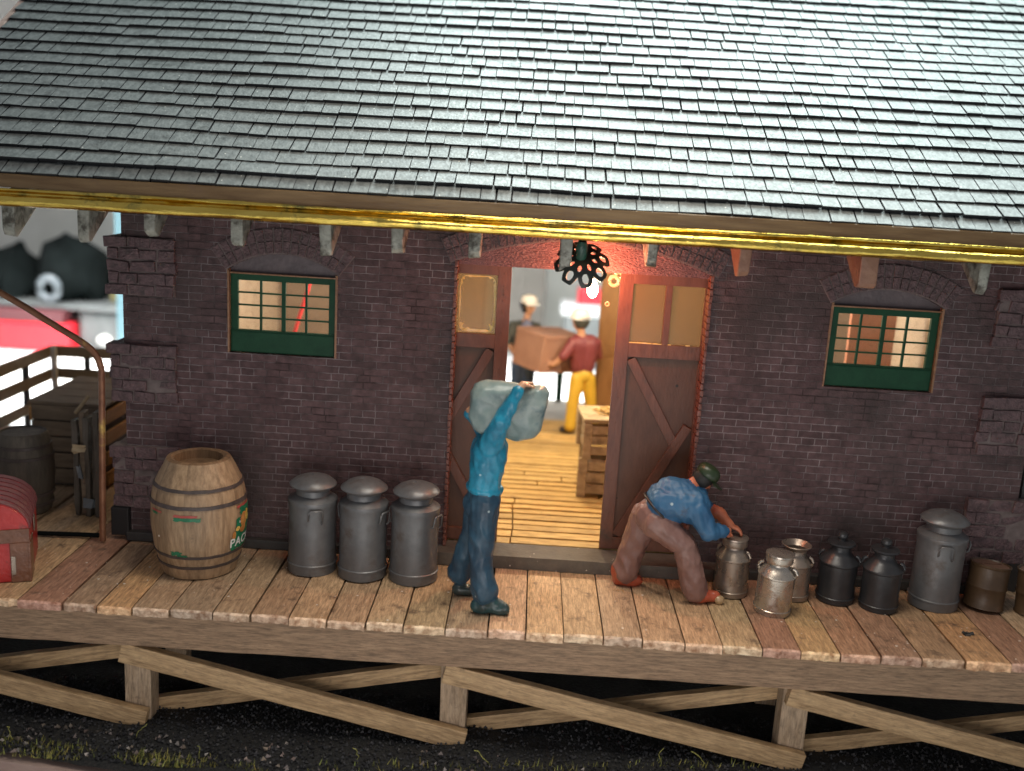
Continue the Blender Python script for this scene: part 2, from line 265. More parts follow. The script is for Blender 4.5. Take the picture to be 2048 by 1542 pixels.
M['concrete'] = mat('rear_platform', (.40, .36, .30), (.48, .44, .37), rough=.7, scale=3)

# ------------------------------------------------------------------ mesh helpers
class MB:
    def __init__(s): s.v = []; s.f = []; s.c = []; s.m = []
    def add(s, vs, fs, c=(1, 1, 1), m=0):
        n = len(s.v); s.v += [tuple(p) for p in vs]
        for f in fs: s.f.append(tuple(i+n for i in f)); s.c.append(c); s.m.append(m)
    def box(s, x0, x1, y0, y1, z0, z1, c=(1, 1, 1), m=0, mtx=None, j=0):
        vs = [Vector((x, y, z)) for z in (z0, z1) for y in (y0, y1) for x in (x0, x1)]
        if j: vs = [p+Vector([rnd.uniform(-j, j) for _ in range(3)]) for p in vs]
        if mtx: vs = [mtx @ p for p in vs]
        s.add(vs, [(0, 2, 3, 1), (4, 5, 7, 6), (0, 1, 5, 4), (2, 6, 7, 3), (0, 4, 6, 2), (1, 3, 7, 5)], c, m)
    def lathe(s, prof, n=48, center=(0, 0, 0), cfun=None, m=0, cap=True, mtx=None):
        vs = []
        for r, z in prof:
            for i in range(n):
                a = 2*math.pi*i/n; vs.append(Vector((r*math.cos(a), r*math.sin(a), z)))
        if mtx: vs = [mtx @ p for p in vs]
        cx = Vector(center); vs = [p+cx for p in vs]
        base = len(s.v); s.v += [tuple(p) for p in vs]
        for k in range(len(prof)-1):
            for i in range(n):
                j = (i+1) % n
                s.f.append((base+k*n+i, base+k*n+j, base+(k+1)*n+j, base+(k+1)*n+i)); s.c.append(cfun(i, k) if cfun else (1, 1, 1)); s.m.append(m)
        if cap:
            if prof[0][0] > 1e-4: s.f.append(tuple(base+i for i in reversed(range(n)))); s.c.append((1, 1, 1)); s.m.append(m)
            if prof[-1][0] > 1e-4: s.f.append(tuple(base+(len(prof)-1)*n+i for i in range(n))); s.c.append((1, 1, 1)); s.m.append(m)
    def tube(s, pts, r, n=10, closed=False, c=(1, 1, 1), m=0, flat=1):
        pts = [Vector(p) for p in pts]; N = len(pts); vs = []
        up = Vector((0, 0, 1))
        for i, p in enumerate(pts):
            if closed: t = pts[(i+1) % N]-pts[i-1]
            else: t = pts[min(i+1, N-1)]-pts[max(i-1, 0)]
            t.normalize(); a = t.cross(up)
            if a.length < .05: a = t.cross(Vector((0, 1, 0)))
            a.normalize(); b = a.cross(t)
            rr_ = r[i] if isinstance(r, (list, tuple)) else r
            for k in range(n):
                an = 2*math.pi*k/n; vs.append(p+a*rr_*math.cos(an)+b*rr_*flat*math.sin(an))
        fs = []
        for i in range(N if closed else N-1):
            j = (i+1) % N
            for k in range(n):
                l = (k+1) % n; fs.append((i*n+k, i*n+l, j*n+l, j*n+k))
        if not closed: fs.append(tuple(reversed(range(n)))); fs.append(tuple((N-1)*n+k for k in range(n)))
        s.add(vs, fs, c, m)
    def prism(s, poly, y0, y1, c=(1, 1, 1), m=0):
        n = len(poly); vs = [(x, y0, z) for x, z in poly]+[(x, y1, z) for x, z in poly]
        s.add(vs, [tuple(range(n)), tuple(reversed(range(n, 2*n)))]+[(i, i+n, (i+1) % n+n, (i+1) % n) for i in range(n)], c, m)
    def build(s, name, mats, parent=None, smooth=None, bevel=0, loc=None):
        me = bpy.data.meshes.new(name); me.from_pydata(s.v, [], s.f)
        if not isinstance(mats, (list, tuple)): mats = [mats]
        for mm in mats: me.materials.append(mm)
        me.polygons.foreach_set('material_index', s.m)
        ca = me.color_attributes.new('Col', 'FLOAT_COLOR', 'CORNER'); data = np.ones((len(me.loops), 4), np.float32); k = 0
        for f, c in zip(s.f, s.c):
            data[k:k+len(f), :3] = c; k += len(f)
        ca.data.foreach_set('color', data.ravel())
        bm = bmesh.new(); bm.from_mesh(me); bmesh.ops.recalc_face_normals(bm, faces=bm.faces); bm.to_mesh(me); bm.free()
        if smooth:
            me.polygons.foreach_set('use_smooth', [True]*len(me.polygons)); me.set_sharp_from_angle(angle=R(smooth))
        me.update()
        o = bpy.data.objects.new(name, me); col.objects.link(o)
        if parent: o.parent = parent; o.matrix_parent_inverse = parent.matrix_world.inverted()
        if loc: o.location = loc
        if bevel:
            b = o.modifiers.new('bevel', 'BEVEL'); b.width = bevel; b.segments = 2; b.limit_method = 'ANGLE'; b.angle_limit = R(40); b.harden_normals = False
        return o
def tag(o, label, cat, group=None, kind=None):
    if kind: o['kind'] = kind
    else: o['label'] = label; o['category'] = cat
    if kind and label: o['label'] = label
    if group: o['group'] = group
    return o
def empty(name, loc, label, cat, group=None, rotz=0):
    o = bpy.data.objects.new(name, None); col.objects.link(o); o.location = loc; o.rotation_euler = (0, 0, rotz); o.empty_display_size = .1
    bpy.context.view_layer.update()
    return tag(o, label, cat, group)
def copy_tree(o, parent=None):
    c = o.copy(); col.objects.link(c)
    if parent: c.parent = parent
    for ch in list(o.children): copy_tree(ch, c)
    return c
def rotm(ax, deg): return Matrix.Rotation(R(deg), 4, ax)
def roughen(o, amp, freq=8, seed=0, keep=None):
    me = o.data
    for v in me.vertices:
        n = mnoise.noise_vector(v.co*freq+Vector((seed*7.3, 0, 0)))
        v.co += n*amp
    me.update()

# ------------------------------------------------------------------ setting: ground, table, workshop
X0, X1 = -6.6, 6.6
g = MB()
nx, ny = 160, 60
vs = []; fs = []
for j in range(ny+1):
    for i in range(nx+1):
        x = X0-.6+(X1-X0+1.2)*i/nx; y0_ = -1.72-.13*max(0, min(2.2, x+4)); y = y0_+(6.5-y0_)*(j/ny)**1.3
        ye = y if j else y+.05*mnoise.noise(Vector((x*1.2, 0, 3)))
        vs.append((x, ye, -1.055+.035*mnoise.noise(Vector((x*1.7, y*1.7, 0)))+.012*mnoise.noise(Vector((x*9, y*9, 0)))))
for j in range(ny):
    for i in range(nx): a = j*(nx+1)+i; fs.append((a, a+1, a+nx+2, a+nx+1))
g.add(vs, fs); o = g.build('ground', M['ballast'], smooth=60); tag(o, '', '', kind='structure')
g = MB(); PL = [(X0-.6, -1.76), (-4.0, -1.76), (-1.8, -2.05), (X1+.6, -2.05), (X1+.6, 6.5), (X0-.6, 6.5)]; g.add([(x, y, -1.243) for x, y in PL]+[(x, y, -1.10) for x, y in PL], [tuple(reversed(range(6))), tuple(range(6, 12))]+[(i, (i+1) % 6, (i+1) % 6+6, i+6) for i in range(6)]); o = g.build('base_board', M['base_edge']); tag(o, '', '', kind='structure')
g = MB(); g.box(-30, 30, -7.5, 30, -1.5, -1.245); o = g.build('table_surface', M['table']); tag(o, '', '', kind='structure')
g = MB(); g.box(-30, 30, 19, 19.3, -1.5, 14); o = g.build('background_wall', M['bg_wall']); tag(o, '', '', kind='structure')

# ------------------------------------------------------------------ building
B = empty('freight_house', (0.43, 0, 0), 'dark purple brick freight house with slate roof, brass gutter and open sliding doors', 'building')
# front wall with openings: windows (arched head), door (arched head)
WL, WR, WT = -3.47, 4.33, 3.2
openings = [(-2.57, -1.64, 1.755, 2.47, .15), (-.64, 1.50, 0.0, 2.655, .215), (2.52, 3.45, 1.775, 2.495, .13)]
def arc_z(x, a, b, z, rise):
    h = (b-a)/2; r = (h*h+rise*rise)/(2*rise); c = (a+b)/2
    return z+rise-r+math.sqrt(max(0, r*r-(x-c)**2))
wl = MB(); TH = .14
xs = WL
for a, b, z0, z1, rise in openings:
    wl.box(xs, a, 0, TH, -.3, WT)
    if z0 > 0: wl.box(a, b, 0, TH, -.3, z0)
    n = 16; poly = [(a+(b-a)*i/n, arc_z(a+(b-a)*i/n, a, b, z1, rise)) for i in range(n+1)]
    for i in range(n): wl.prism([poly[i], poly[i+1], (poly[i+1][0], WT), (poly[i][0], WT)], 0, TH)
    xs = b
wl.box(xs, WR, 0, TH, -.3, WT)
wl.build('front_wall', M['brick'], B)
s = MB(); s.box(WL, WL+TH, TH+.002, 4.74, -.3, 3.1); s.build('side_wall', M['brick_side'], B)
s = MB(); s.box(WR-TH, WR, TH+.002, 4.74, -.3, 3.1); s.build('side_wall', M['brick_side'], B)
s = MB(); s.box(WL+.001, -.60, 4.60, 4.74, -.3, 3.1); s.box(1.55, WR-.001, 4.60, 4.74, -.3, 3.1); s.box(-.6, 1.55, 4.6, 4.74, 2.8, 3.1)
s.build('rear_wall', M['brick'], B)
# interior lining
s = MB(); s.box(WR-TH-.03, WR-TH-.002, TH+.02, 4.58, .1, 3.1); s.build('interior_lining', M['plaster'], B)
s = MB(); s.box(WL+TH+.002, WL+TH+.03, TH+.02, 4.58, .1, 3.1)
s.build('interior_lining', M['plaster'], B)
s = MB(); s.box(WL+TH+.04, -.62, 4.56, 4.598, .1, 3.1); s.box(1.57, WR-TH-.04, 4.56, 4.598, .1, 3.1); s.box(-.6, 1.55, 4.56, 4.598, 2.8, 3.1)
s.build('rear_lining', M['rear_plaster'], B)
s = MB(); s.box(WL+TH, WR-TH, TH+.01, 4.59, 3.12, 3.15); s.build('interior_ceiling', M['plaster'], B)
# quoins
qz = [(2.20, 2.70), (1.27, 1.785), (.30, .875)]
for side in (0, 1):
    for z0, z1 in qz:
        q = MB()
        if side == 0: x0, x1 = -3.595, -3.005
        else: x0, x1 = 3.87, 4.455
        nrow = 5; h = (z1-z0)/nrow
        for k in range(nrow):
            jx = rnd.uniform(-.018, .018)
            off = .0 if k % 2 else .1
            xx = x0+jx
            cuts = [xx]
            t = x0+(.11 if k % 2 else .20)
            while t < x1-.08: cuts.append(t+rnd.uniform(-.012, .012)); t += rnd.choice([.17, .2, .23])
            cuts.append(x1+rnd.uniform(-.008, .008))
            for a, b in zip(cuts[:-1], cuts[1:]):
                q.box(a+rnd.uniform(.002, .010), b-rnd.uniform(.002, .010), -.045+rnd.uniform(-.016, .014), .10, z0+k*h+.008, z0+(k+1)*h-.006, j=.009)
        q.box(x0+.018, x1-.012, -.030, .098, z0+.004, z1-.006, m=1)
        if side == 0: q.box(x0+.018, x0+.12, .09, .5, z0+.004, z1-.006)
        q.build('quoin', [M['arch_brick'], M['arch_mortar']], B, bevel=.006)
# brick arches over openings
for a, b, z0, z1, rise in openings:
    ar = MB(); h = (b-a)/2; r = (h*h+rise*rise)/(2*rise); cx = (a+b)/2; cz = z1+rise-r
    ang = math.asin(h/r)+.02
    rows = 2 if h < .6 else 2
    n = int(2*ang*r/.062)
    for rw in range(rows):
        ri = r+.012+rw*.105; ro = ri+.098
        for i in range(n):
            t0 = -ang+2*ang*(i+.09)/n; t1 = -ang+2*ang*(i+.91)/n
            zz = .018+rnd.uniform(-.006, .005)
            P4 = [(cx+ri*math.sin(t0), cz+ri*math.cos(t0)), (cx+ri*math.sin(t1), cz+ri*math.cos(t1)), (cx+ro*math.sin(t1), cz+ro*math.cos(t1)), (cx+ro*math.sin(t0), cz+ro*math.cos(t0))]
            if max(p[1] for p in P4) > WT-.02: continue
            ar.prism(P4, -zz, .02)
    ro = r+.012+rows*.105
    for i in range(24):
        t0 = -ang+2*ang*i/24; t1 = -ang+2*ang*(i+1)/24
        P4 = [(cx+rq*math.sin(t), cz+rq*math.cos(t)) for rq, t in ((r+.002, t0), (r+.002, t1), (ro, t1), (ro, t0))]
        if max(p[1] for p in P4) > WT-.02: continue
        ar.prism(P4, -.006, .02, m=1)
    ar.build('brick_arch', [M['arch_brick'], M['arch_mortar']], B, bevel=.003)
    # infill panel below arch
    n = 16; poly = [(a+(b-a)*i/n, arc_z(a+(b-a)*i/n, a, b, z1, rise)-.001) for i in range(n+1)]
    lo = z1-.03 if h < .6 else z1-.03
    tp = MB(); tp.prism([(a, lo)]+poly+[(b, lo)], .050, .10)
    tp.build('arch_infill', M['tymp'] if h < .6 else M['tymp_red'], B)
# windows
for wi, (a, b, z0, z1, rise) in enumerate((openings[0], openings[2])):
    rv = MB()
    rv.box(a-.004, a+.012, -.006, .12, z0, z1, j=.003); rv.box(b-.012, b+.004, -.006, .12, z0, z1, j=.003)
    rv.box(a+.012, b-.012, .0, .11, z1-.034, z1-.022, j=.002)
    rv.build('window_reveal', M['reveal'], B)
    wr = MB(); y0, y1 = .035, .075
    a2, b2, t2 = a+.014, b-.014, z1-.035
    wr.box(a2, a2+.062, y0, y1, z0+.20, t2); wr.box(b2-.062, b2, y0, y1, z0+.20, t2); wr.box(a2+.062, b2-.062, y0, y1, t2-.055, t2)
    wr.box(a2, b2, y0-.006, y1, z0+.005, z0+.20)
    wr.box(a2+.01, b2-.01, y0-.014, y0-.006, z0+.012, z0+.185)
    fr = wr.build('window_frame', M['green'], B, bevel=.004)
    mb = MB(); gx0, gx1, gz0, gz1 = a2+.062, b2-.062, z0+.20, t2-.055
    for k in (1, 2, 3):
        x = gx0+(gx1-gx0)*k/4; wd = .017 if k == 2 else .009
        mb.box(x-wd, x+wd, y0+.006, y1-.008, gz0, gz1)
        z = gz0+(gz1-gz0)*k/4
        for i in range(4):
            xa = gx0+(gx1-gx0)*i/4; xb = gx0+(gx1-gx0)*(i+1)/4; dz = rnd.uniform(-.004, .004)
            mb.box(xa, xb, y0+.010, y1-.012, z-.007+dz, z+.007+dz)
    mb.build('glazing_bars', M['green'], fr)
    gp = MB(); gp.box(gx0-.01, gx1+.01, y1-.006, y1-.004, gz0-.01, gz1+.01); gp.build('window_pane', M['window_glass'], fr)
# jambs
for x0, x1 in ((-.655, -.628), (1.488, 1.515)):
    jb = MB()
    for k in range(44):
        z = .12+k*.0578
        jb.box(x0+rnd.uniform(-.004, .004), x1+rnd.uniform(-.004, .004), -.014+rnd.uniform(-.005, .005), .14, z, z+.051, j=.002)
    jb.build('door_jamb', M['jamb'], B, bevel=.003)
# sill and base course
sl = MB(); sl.box(-.86, 1.86, -.165, .14, .004, .118); sl.box(-.20, .74, -.168, .142, .118, .121, m=1)
sl.build('door_sill', [M['sill'], M['sill']], B, bevel=.006)
for bb in ((WL, -.862, -.075, 0, .002, .085), (1.862, WR, -.075, 0, .002, .085)):
    sl = MB(); sl.box(*bb); sl.build('base_course', M['dark'], B, bevel=.008)
sl = MB(); sl.box(-3.61, -3.45, -.06, .1, .04, .30); sl.build('corner_block', M['black'], B, bevel=.01)
# interior floor
fl = MB(); y = .15
while y < 4.6:
    wd = rnd.choice([.15, .17, .19])*.92; c = rnd.uniform(.72, 1.1); x = WL+TH+.03
    cuts = [x, -.05+rnd.uniform(-.01, .01) if y < 1.4 else rnd.uniform(-1, 2), WR-TH-.03]
    for xa, xb in zip(cuts[:-1], cuts[1:]):
        cc = c*rnd.uniform(.9, 1.1); fl.box(xa+.006, xb-.006, y+.018, y+wd-.018, .05, .118+rnd.uniform(-.004, .004), (cc, cc*.97, cc*.9))
    y += wd
fl.box(WL+TH, WR-TH, .142, 4.59, .0, .05, (.25, .2, .15))
fl.build('interior_floor', M['floor'], B, bevel=.004)

# sliding doors
def door_leaf(x0, x1, mull, flip, ypos, xd=None):
    d = MB(); z0, z1 = .125, 2.635; zr = 2.02; st = .115; y0, y1 = ypos, ypos+.05
    fullL = x0; W_ = x1-x0
    d.box(x0, x0+st, y0, y1, z0, z1); d.box(x1-st, x1, y0, y1, z0, z1)
    d.box(x0+st, x1-st, y0, y1, z1-.10, z1); d.box(x0+st, x1-st, y0, y1, zr-.12, zr); d.box(x0+st, x1-st, y0, y1, z0, z0+.11)
    if mull:
        xm = (x0+x1)/2; d.box(xm-.028, xm+.028, y0+.004, y1, zr, z1-.10)
    # bolts
    for _ in range(26):
        xx = rnd.choice([x0+st/2, x1-st/2]); zz = rnd.uniform(z0, z1); d.box(xx-.006, xx+.006, y0-.004, y0, zz-.006, zz+.006)
    o = d.build('sliding_door', M['door'], B, bevel=.004)
    # diagonal braces
    def diag(p, q, wd=.042, yy=y0+.012):
        dx, dz = q[0]-p[0], q[1]-p[1]; l = math.hypot(dx, dz); nx_, nz_ = -dz/l*wd, dx/l*wd
        g_ = MB(); g_.prism([(p[0]+nx_, p[1]+nz_), (q[0]+nx_, q[1]+nz_), (q[0]-nx_, q[1]-nz_), (p[0]-nx_, p[1]-nz_)], yy, yy+.028)
        g_.build('cross_brace', M['door'], o, bevel=.003)
    xi0, xi1 = x0+st, x1-st
    if flip:  # right leaf
        diag((xi0+.03, zr-.14), (xi1-.13, 1.10)); diag((xi1-.04, 1.30), (xi0+.03, z0+.13), yy=y0+.006)
    else:
        diag((xi1-.03, zr-.14), (xi0+.0, 1.10)); diag((xi0+.02, 1.02), (xi1-.0, z0+.13), yy=y0+.006)
    p = MB(); p.box(x0+.03, x1-.03, y0+.04, y0+.052, z0+.02, zr-.02)
    for k in range(1, 5):
        pass
    p.build('door_panel', M['door_panel'], o)
    return o, (x0+st, x1-st, zr, z1-.10, y0, y1)
oR, gR = door_leaf(.752, 1.60, True, True, .155)
oL, gL = door_leaf(-.86, -.178, False, False, .155)
def pane(par, x0, x1, z0, z1, y, irregular):
    p = MB(); n = 40; poly = []
    cx, cz = (x0+x1)/2, (z0+z1)/2; hx, hz = (x1-x0)/2, (z1-z0)/2
    for i in range(n):
        t = 2*math.pi*i/n; c_, s_ = math.cos(t), math.sin(t); pw = .34 if irregular else .02
        k = 1-(irregular*.05*(1+mnoise.noise(Vector((c_*3, s_*3, x0)))*1.6) if irregular else 0)
        poly.append((cx+hx*k*math.copysign(abs(c_)**pw, c_), cz+hz*k*math.copysign(abs(s_)**pw, s_)))
    p.prism(poly, y, y+.003); return p.build('door_pane', M['dirty_glass'], par)
pane(oR, gR[0]-.008, gR[1]+.03, gR[2]-.01, gR[3]+.01, gR[4]+.03, 0)
pane(oL, -.66, gL[1]+.005, gL[2]-.01, gL[3]+.01, gL[4]+.03, 0)
q = MB(); NN = 90; xa_, xb_, za_, zb_ = -.615, gL[1]-.012, gL[2]+.012, gL[3]-.014; vs = []
for i in range(NN):
    t = 2*math.pi*i/NN; c_, s_ = math.cos(t), math.sin(t); pw = .30
    X_, Z_ = math.copysign(abs(c_)**pw, c_), math.copysign(abs(s_)**pw, s_)
    w1 = .006+.034*max(0, mnoise.noise(Vector((c_*3, s_*3, 2)))+.15+.35*(s_ < -.5))
    for k in (1.0, 1-w1/.15): vs.append(((xa_+xb_)/2+(xb_-xa_)/2*X_*k, gL[4]+.024+rnd.uniform(0, .003), (za_+zb_)/2+(zb_-za_)/2*Z_*(k if k == 1 else 1-w1/.24)))
q.add(vs, [(2*i, 2*((i+1) % NN), 2*((i+1) % NN)+1, 2*i+1) for i in range(NN)]); q.build('glue_rim', M['glue'], oL)
q = MB()
for _ in range(70):
    x = gR[0]+.01+abs(rnd.gauss(0, .16)); x = min(x, 1.47); s_ = rnd.uniform(.003, .010)
    q.box(x-s_*2, x+s_*2, gR[4]+.004, gR[4]+.004+s_, 2.0202, 2.0202+s_, j=.001)
gcr = q.build('glue_crumbs', M['glue'], oR); gcr['kind'] = 'stuff'
# rear doors opened
rd = MB(); rd.box(.90, 1.72, 4.50, 4.555, .13, 2.8); o = rd.build('rear_door', M['rear_door'], B, bevel=.004)
r2 = MB(); r2.box(.93, 1.01, 4.48, 4.50, .15, 2.78); r2.box(1.012, 1.7, 4.48, 4.50, 1.1, 1.2); r2.build('door_batten', M['rear_door'], o)

# ------------------------------------------------------------------ roof
PA = R(33); ex = Vector((1, 0, 0)); es = Vector((0, math.cos(PA), math.sin(PA))); en = Vector((0, -math.sin(PA), math.cos(PA)))
RP = Vector((0, -.70, 3.186)); RX0, RX1 = -5.03, 6.5; SMAX = 4.25
roof_e = MB()
def slab(s0, s1, n0, n1, x0, x1, m=0, back=False):
    vs = [RP+ex*x+es*s_+en*n_ for n_ in (n0, n1) for s_ in (s0, s1) for x in (x0, x1)]
    roof_e.add(vs, [(0, 2, 3, 1), (4, 5, 7, 6), (0, 1, 5, 4), (2, 6, 7, 3), (0, 4, 6, 2), (1, 3, 7, 5)], m=m)
slab(0, SMAX, -.10, -.012, RX0+.02, RX1)
ridge = RP+es*SMAX
roof_e.add([ridge+ex*RX0+en*-.02, ridge+ex*RX1+en*-.02, Vector((RX1, ridge.y+3.3, ridge.z-2.2)), Vector((RX0, ridge.y+3.3, ridge.z-2.2)),
            ridge+ex*RX0+en*-.12, ridge+ex*RX1+en*-.12, Vector((RX1, ridge.y+3.3, ridge.z-2.3)), Vector((RX0, ridge.y+3.3, ridge.z-2.3))],
           [(0, 1, 2, 3), (7, 6, 5, 4), (0, 3, 7, 4), (1, 5, 6, 2), (0, 4, 5, 1), (2, 6, 7, 3)])
RO = roof_e.build('roof', M['roof_dark'], B)
sh = MB()
def wav(x, s_):
    sag = .026*mnoise.noise(Vector((x*.5, s_*.8, 1)))+.03*max(0, (x-2.6)/3.4)**2*math.sin(s_*1.1)
    return sag
rows_s = [-.003]+[.137+.1885*k for k in range(23)]
for ri, s0 in enumerate(rows_s):
    ln = .20 if ri == 0 else .222
    butt = .014 if ri == 0 else (.050 if ri == 1 else .036)
    x = RX0+rnd.uniform(-.02, .03)
    first = True
    rj = .010*mnoise.noise(Vector((ri*3.1, 5, 2)))
    while x < RX1:
        wd = rnd.choice([.13, .145, .15, .155, .16, .165, .2, .3, .155, .15]) if ri else rnd.choice([.12, .15, .2])
        gap = rnd.choice([.004, .005, .006, .009, .012, .017])
        xa, xb = x+gap/2, min(x+wd-gap/2, RX1)
        da, db = [.010*mnoise.noise(Vector((q*1.1, ri*.7, 9)))+rnd.uniform(-.002, .002) for q in (xa, xb)]
        jl = rnd.uniform(-.004, .004)
        sa, sb = s0+rj+da+jl, s0+rj+db+jl
        sk = (xa+xb)/2
        la, lb = wav(xa, s0), wav(xb, s0)
        bt = butt+rnd.uniform(-.004, .005)
        P_ = lambda X, S, N: RP+ex*X+es*S+en*N
        slant = rnd.uniform(-.004, .004)
        vs = [P_(xa, sa+.004, la+bt-.030), P_(xb, sb+.004, lb+bt-.030), P_(xb+slant, sb+ln, lb-.002), P_(xa+slant, sa+ln, la-.002),
              P_(xa, sa, la+bt), P_(xb, sb, lb+bt), P_(xb+slant, sb+ln, lb+.010), P_(xa+slant, sa+ln, la+.010)]
        sh.add(vs, [(4, 5, 6, 7)])
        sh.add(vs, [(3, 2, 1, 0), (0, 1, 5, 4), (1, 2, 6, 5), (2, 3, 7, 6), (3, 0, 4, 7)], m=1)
        x += wd
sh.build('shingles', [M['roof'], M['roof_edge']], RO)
# verge strip at left
vg = MB(); vs = []
for n_ in (-.11, .02):
    for s_ in (0, SMAX):
        for x in (RX0-.035, RX0+.015): vs.append(RP+ex*x+es*s_+en*n_)
vg.add(vs, [(0, 2, 3, 1), (4, 5, 7, 6), (0, 1, 5, 4), (2, 6, 7, 3), (0, 4, 6, 2), (1, 3, 7, 5)]); vg.build('verge_board', M['base_edge'], B)
# fascia
fa = MB(); n = 120
prof = [(-.705, 3.182), (-.712, 3.176), (-.712, 3.078), (-.69, 3.078), (-.69, 3.182)]
def extr(mb, prof, xs, warp, closed=True):
    vs = []; k = len(prof)
    for x in xs:
        for j_, (y, z) in enumerate(prof):
            dy, dz = warp(x, j_); vs.append((x, y+dy, z+dz))
    fs = []
    for i in range(len(xs)-1):
        for j_ in range(k if closed else k-1):
            l = (j_+1) % k; fs.append((i*k+j_, i*k+l, (i+1)*k+l, (i+1)*k+j_))
    fs.append(tuple(reversed(range(k)))); fs.append(tuple((len(xs)-1)*k+j_ for j_ in range(k)))
    mb.add(vs, fs)
xs_ = [RX0+(RX1-RX0)*i/260 for i in range(261)]
extr(fa, prof, xs_, lambda x, j_: (0, .003*mnoise.noise(Vector((x*.8, 0, 0))))); fa.build('fascia', M['fascia'], B, smooth=35)
# brass gutter: upper bead, hollow, lower roll
gp_ = []
for t in range(9): a_ = R(100+t*26); gp_.append((-.732+.015*math.cos(a_), 3.064+.015*math.sin(a_)))
gp_ += [(-.712, 3.046), (-.700, 3.040), (-.700, 3.032), (-.738, 3.026)]
for t in range(10): a_ = R(110+t*19); gp_.append((-.752+.040*math.cos(a_)*1.0, 2.985+.042*math.sin(a_)))
gp_ += [(-.735, 2.948), (-.716, 2.942), (-.694, 2.946), (-.694, 3.07)]
gu = MB()
extr(gu, gp_, xs_, lambda x, j_: (.007*mnoise.noise(Vector((x*1.6, j_*.35, 4))), .007*mnoise.noise(Vector((x*1.1, j_*.3, 8)))+.003*mnoise.noise(Vector((x*6, j_*.5, 8)))))
gu.build('gutter', M['brass'], B, smooth=50)
# rafter tails
RT = [(-4.75, 0), (-4.15, 0), (-3.56, 0), (-3.02, 0), (-2.34, 0), (-1.64, 0), (-1.07, 0), (-.46, 0), (.25, 0), (.92, 0), (1.64, 1), (2.61, 1), (3.50, 0), (4.3, 0), (5.0, 0)]
for i, (x, br_) in enumerate(RT):
    q = MB(); wd = .044+rnd.uniform(-.005, .006) if i != 11 else .068
    zb = 2.685+rnd.uniform(-.02, .03); ty = -.53
    if i in (3, 6, 7, 9): zb += .045
    seg = 7; vs = []
    outline = [(ty, zb+.30), (ty-.0, zb+.05), (ty+.03, zb+.008), (ty+.07, zb), (.0, zb+.30), (.0, zb+.52)]
    for xx in (x-wd, x+wd):
        for (yy, zz) in outline: vs.append((xx+rnd.uniform(-.013, .013), yy+rnd.uniform(-.012, .012), zz+rnd.uniform(-.014, .014)))
    k = len(outline); fs = [tuple(range(k)), tuple(reversed(range(k, 2*k)))]+[(j_, (j_+1) % k, (j_+1) % k+k, j_+k) for j_ in range(k)]
    q.add(vs, fs); q.build('rafter_tail', M['rafter_brown'] if br_ else M['rafter'], B, bevel=.012)

# ------------------------------------------------------------------ platform
D = empty('loading_platform', (0, -.7, 0), 'long plank loading platform on cross-braced timber posts in front of the brick wall', 'platform')
dk = MB(); x = X0; tones = [(1, .9, .8), (.86, .76, .66), (.78, .66, .58), (1.08, .92, .72), (.9, .8, .72), (.72, .58, .50), (1.0, .85, .68), (.82, .60, .50), (.95, .86, .76)]
PW = [-6.6, -6.34, -6.02, -5.7, -5.4, -5.08, -4.78, -4.45, -4.12, -3.80, -3.45, -3.18, -2.91, -2.62, -2.29, -2.0, -1.70, -1.41, -1.11, -.82, -.50, -.175, .118, .407, .71, 1.01, 1.33, 1.62, 1.92, 2.21, 2.51, 2.82, 3.13, 3.46, 3.81, 4.12, 4.45, 4.75, 5.05, 5.4, 5.7, 6.0, 6.3, 6.6]
custom = {9: (.80, .55, .50), 10: (.80, .68, .60), 11: (1.12, .86, .60), 12: (.85, .74, .64), 13: (.72, .66, .60), 14: (.82, .72, .62), 15: (.80, .66, .56), 16: (1.05, .88, .72), 17: (.92, .78, .66),
          18: (1.05, .92, .76), 19: (1.0, .88, .70), 20: (.80, .70, .62), 21: (1.1, .90, .78), 22: (1.15, .98, .78), 23: (1.0, .88, .72), 24: (.80, .70, .62), 25: (1.0, .84, .70), 26: (1.05, .86, .70),
          27: (1.0, .90, .72), 28: (.74, .52, .46), 29: (1.05, .86, .60), 30: (.82, .60, .50), 31: (.70, .54, .48), 32: (.78, .64, .52), 33: (1.0, .74, .52), 34: (.72, .52, .46)}
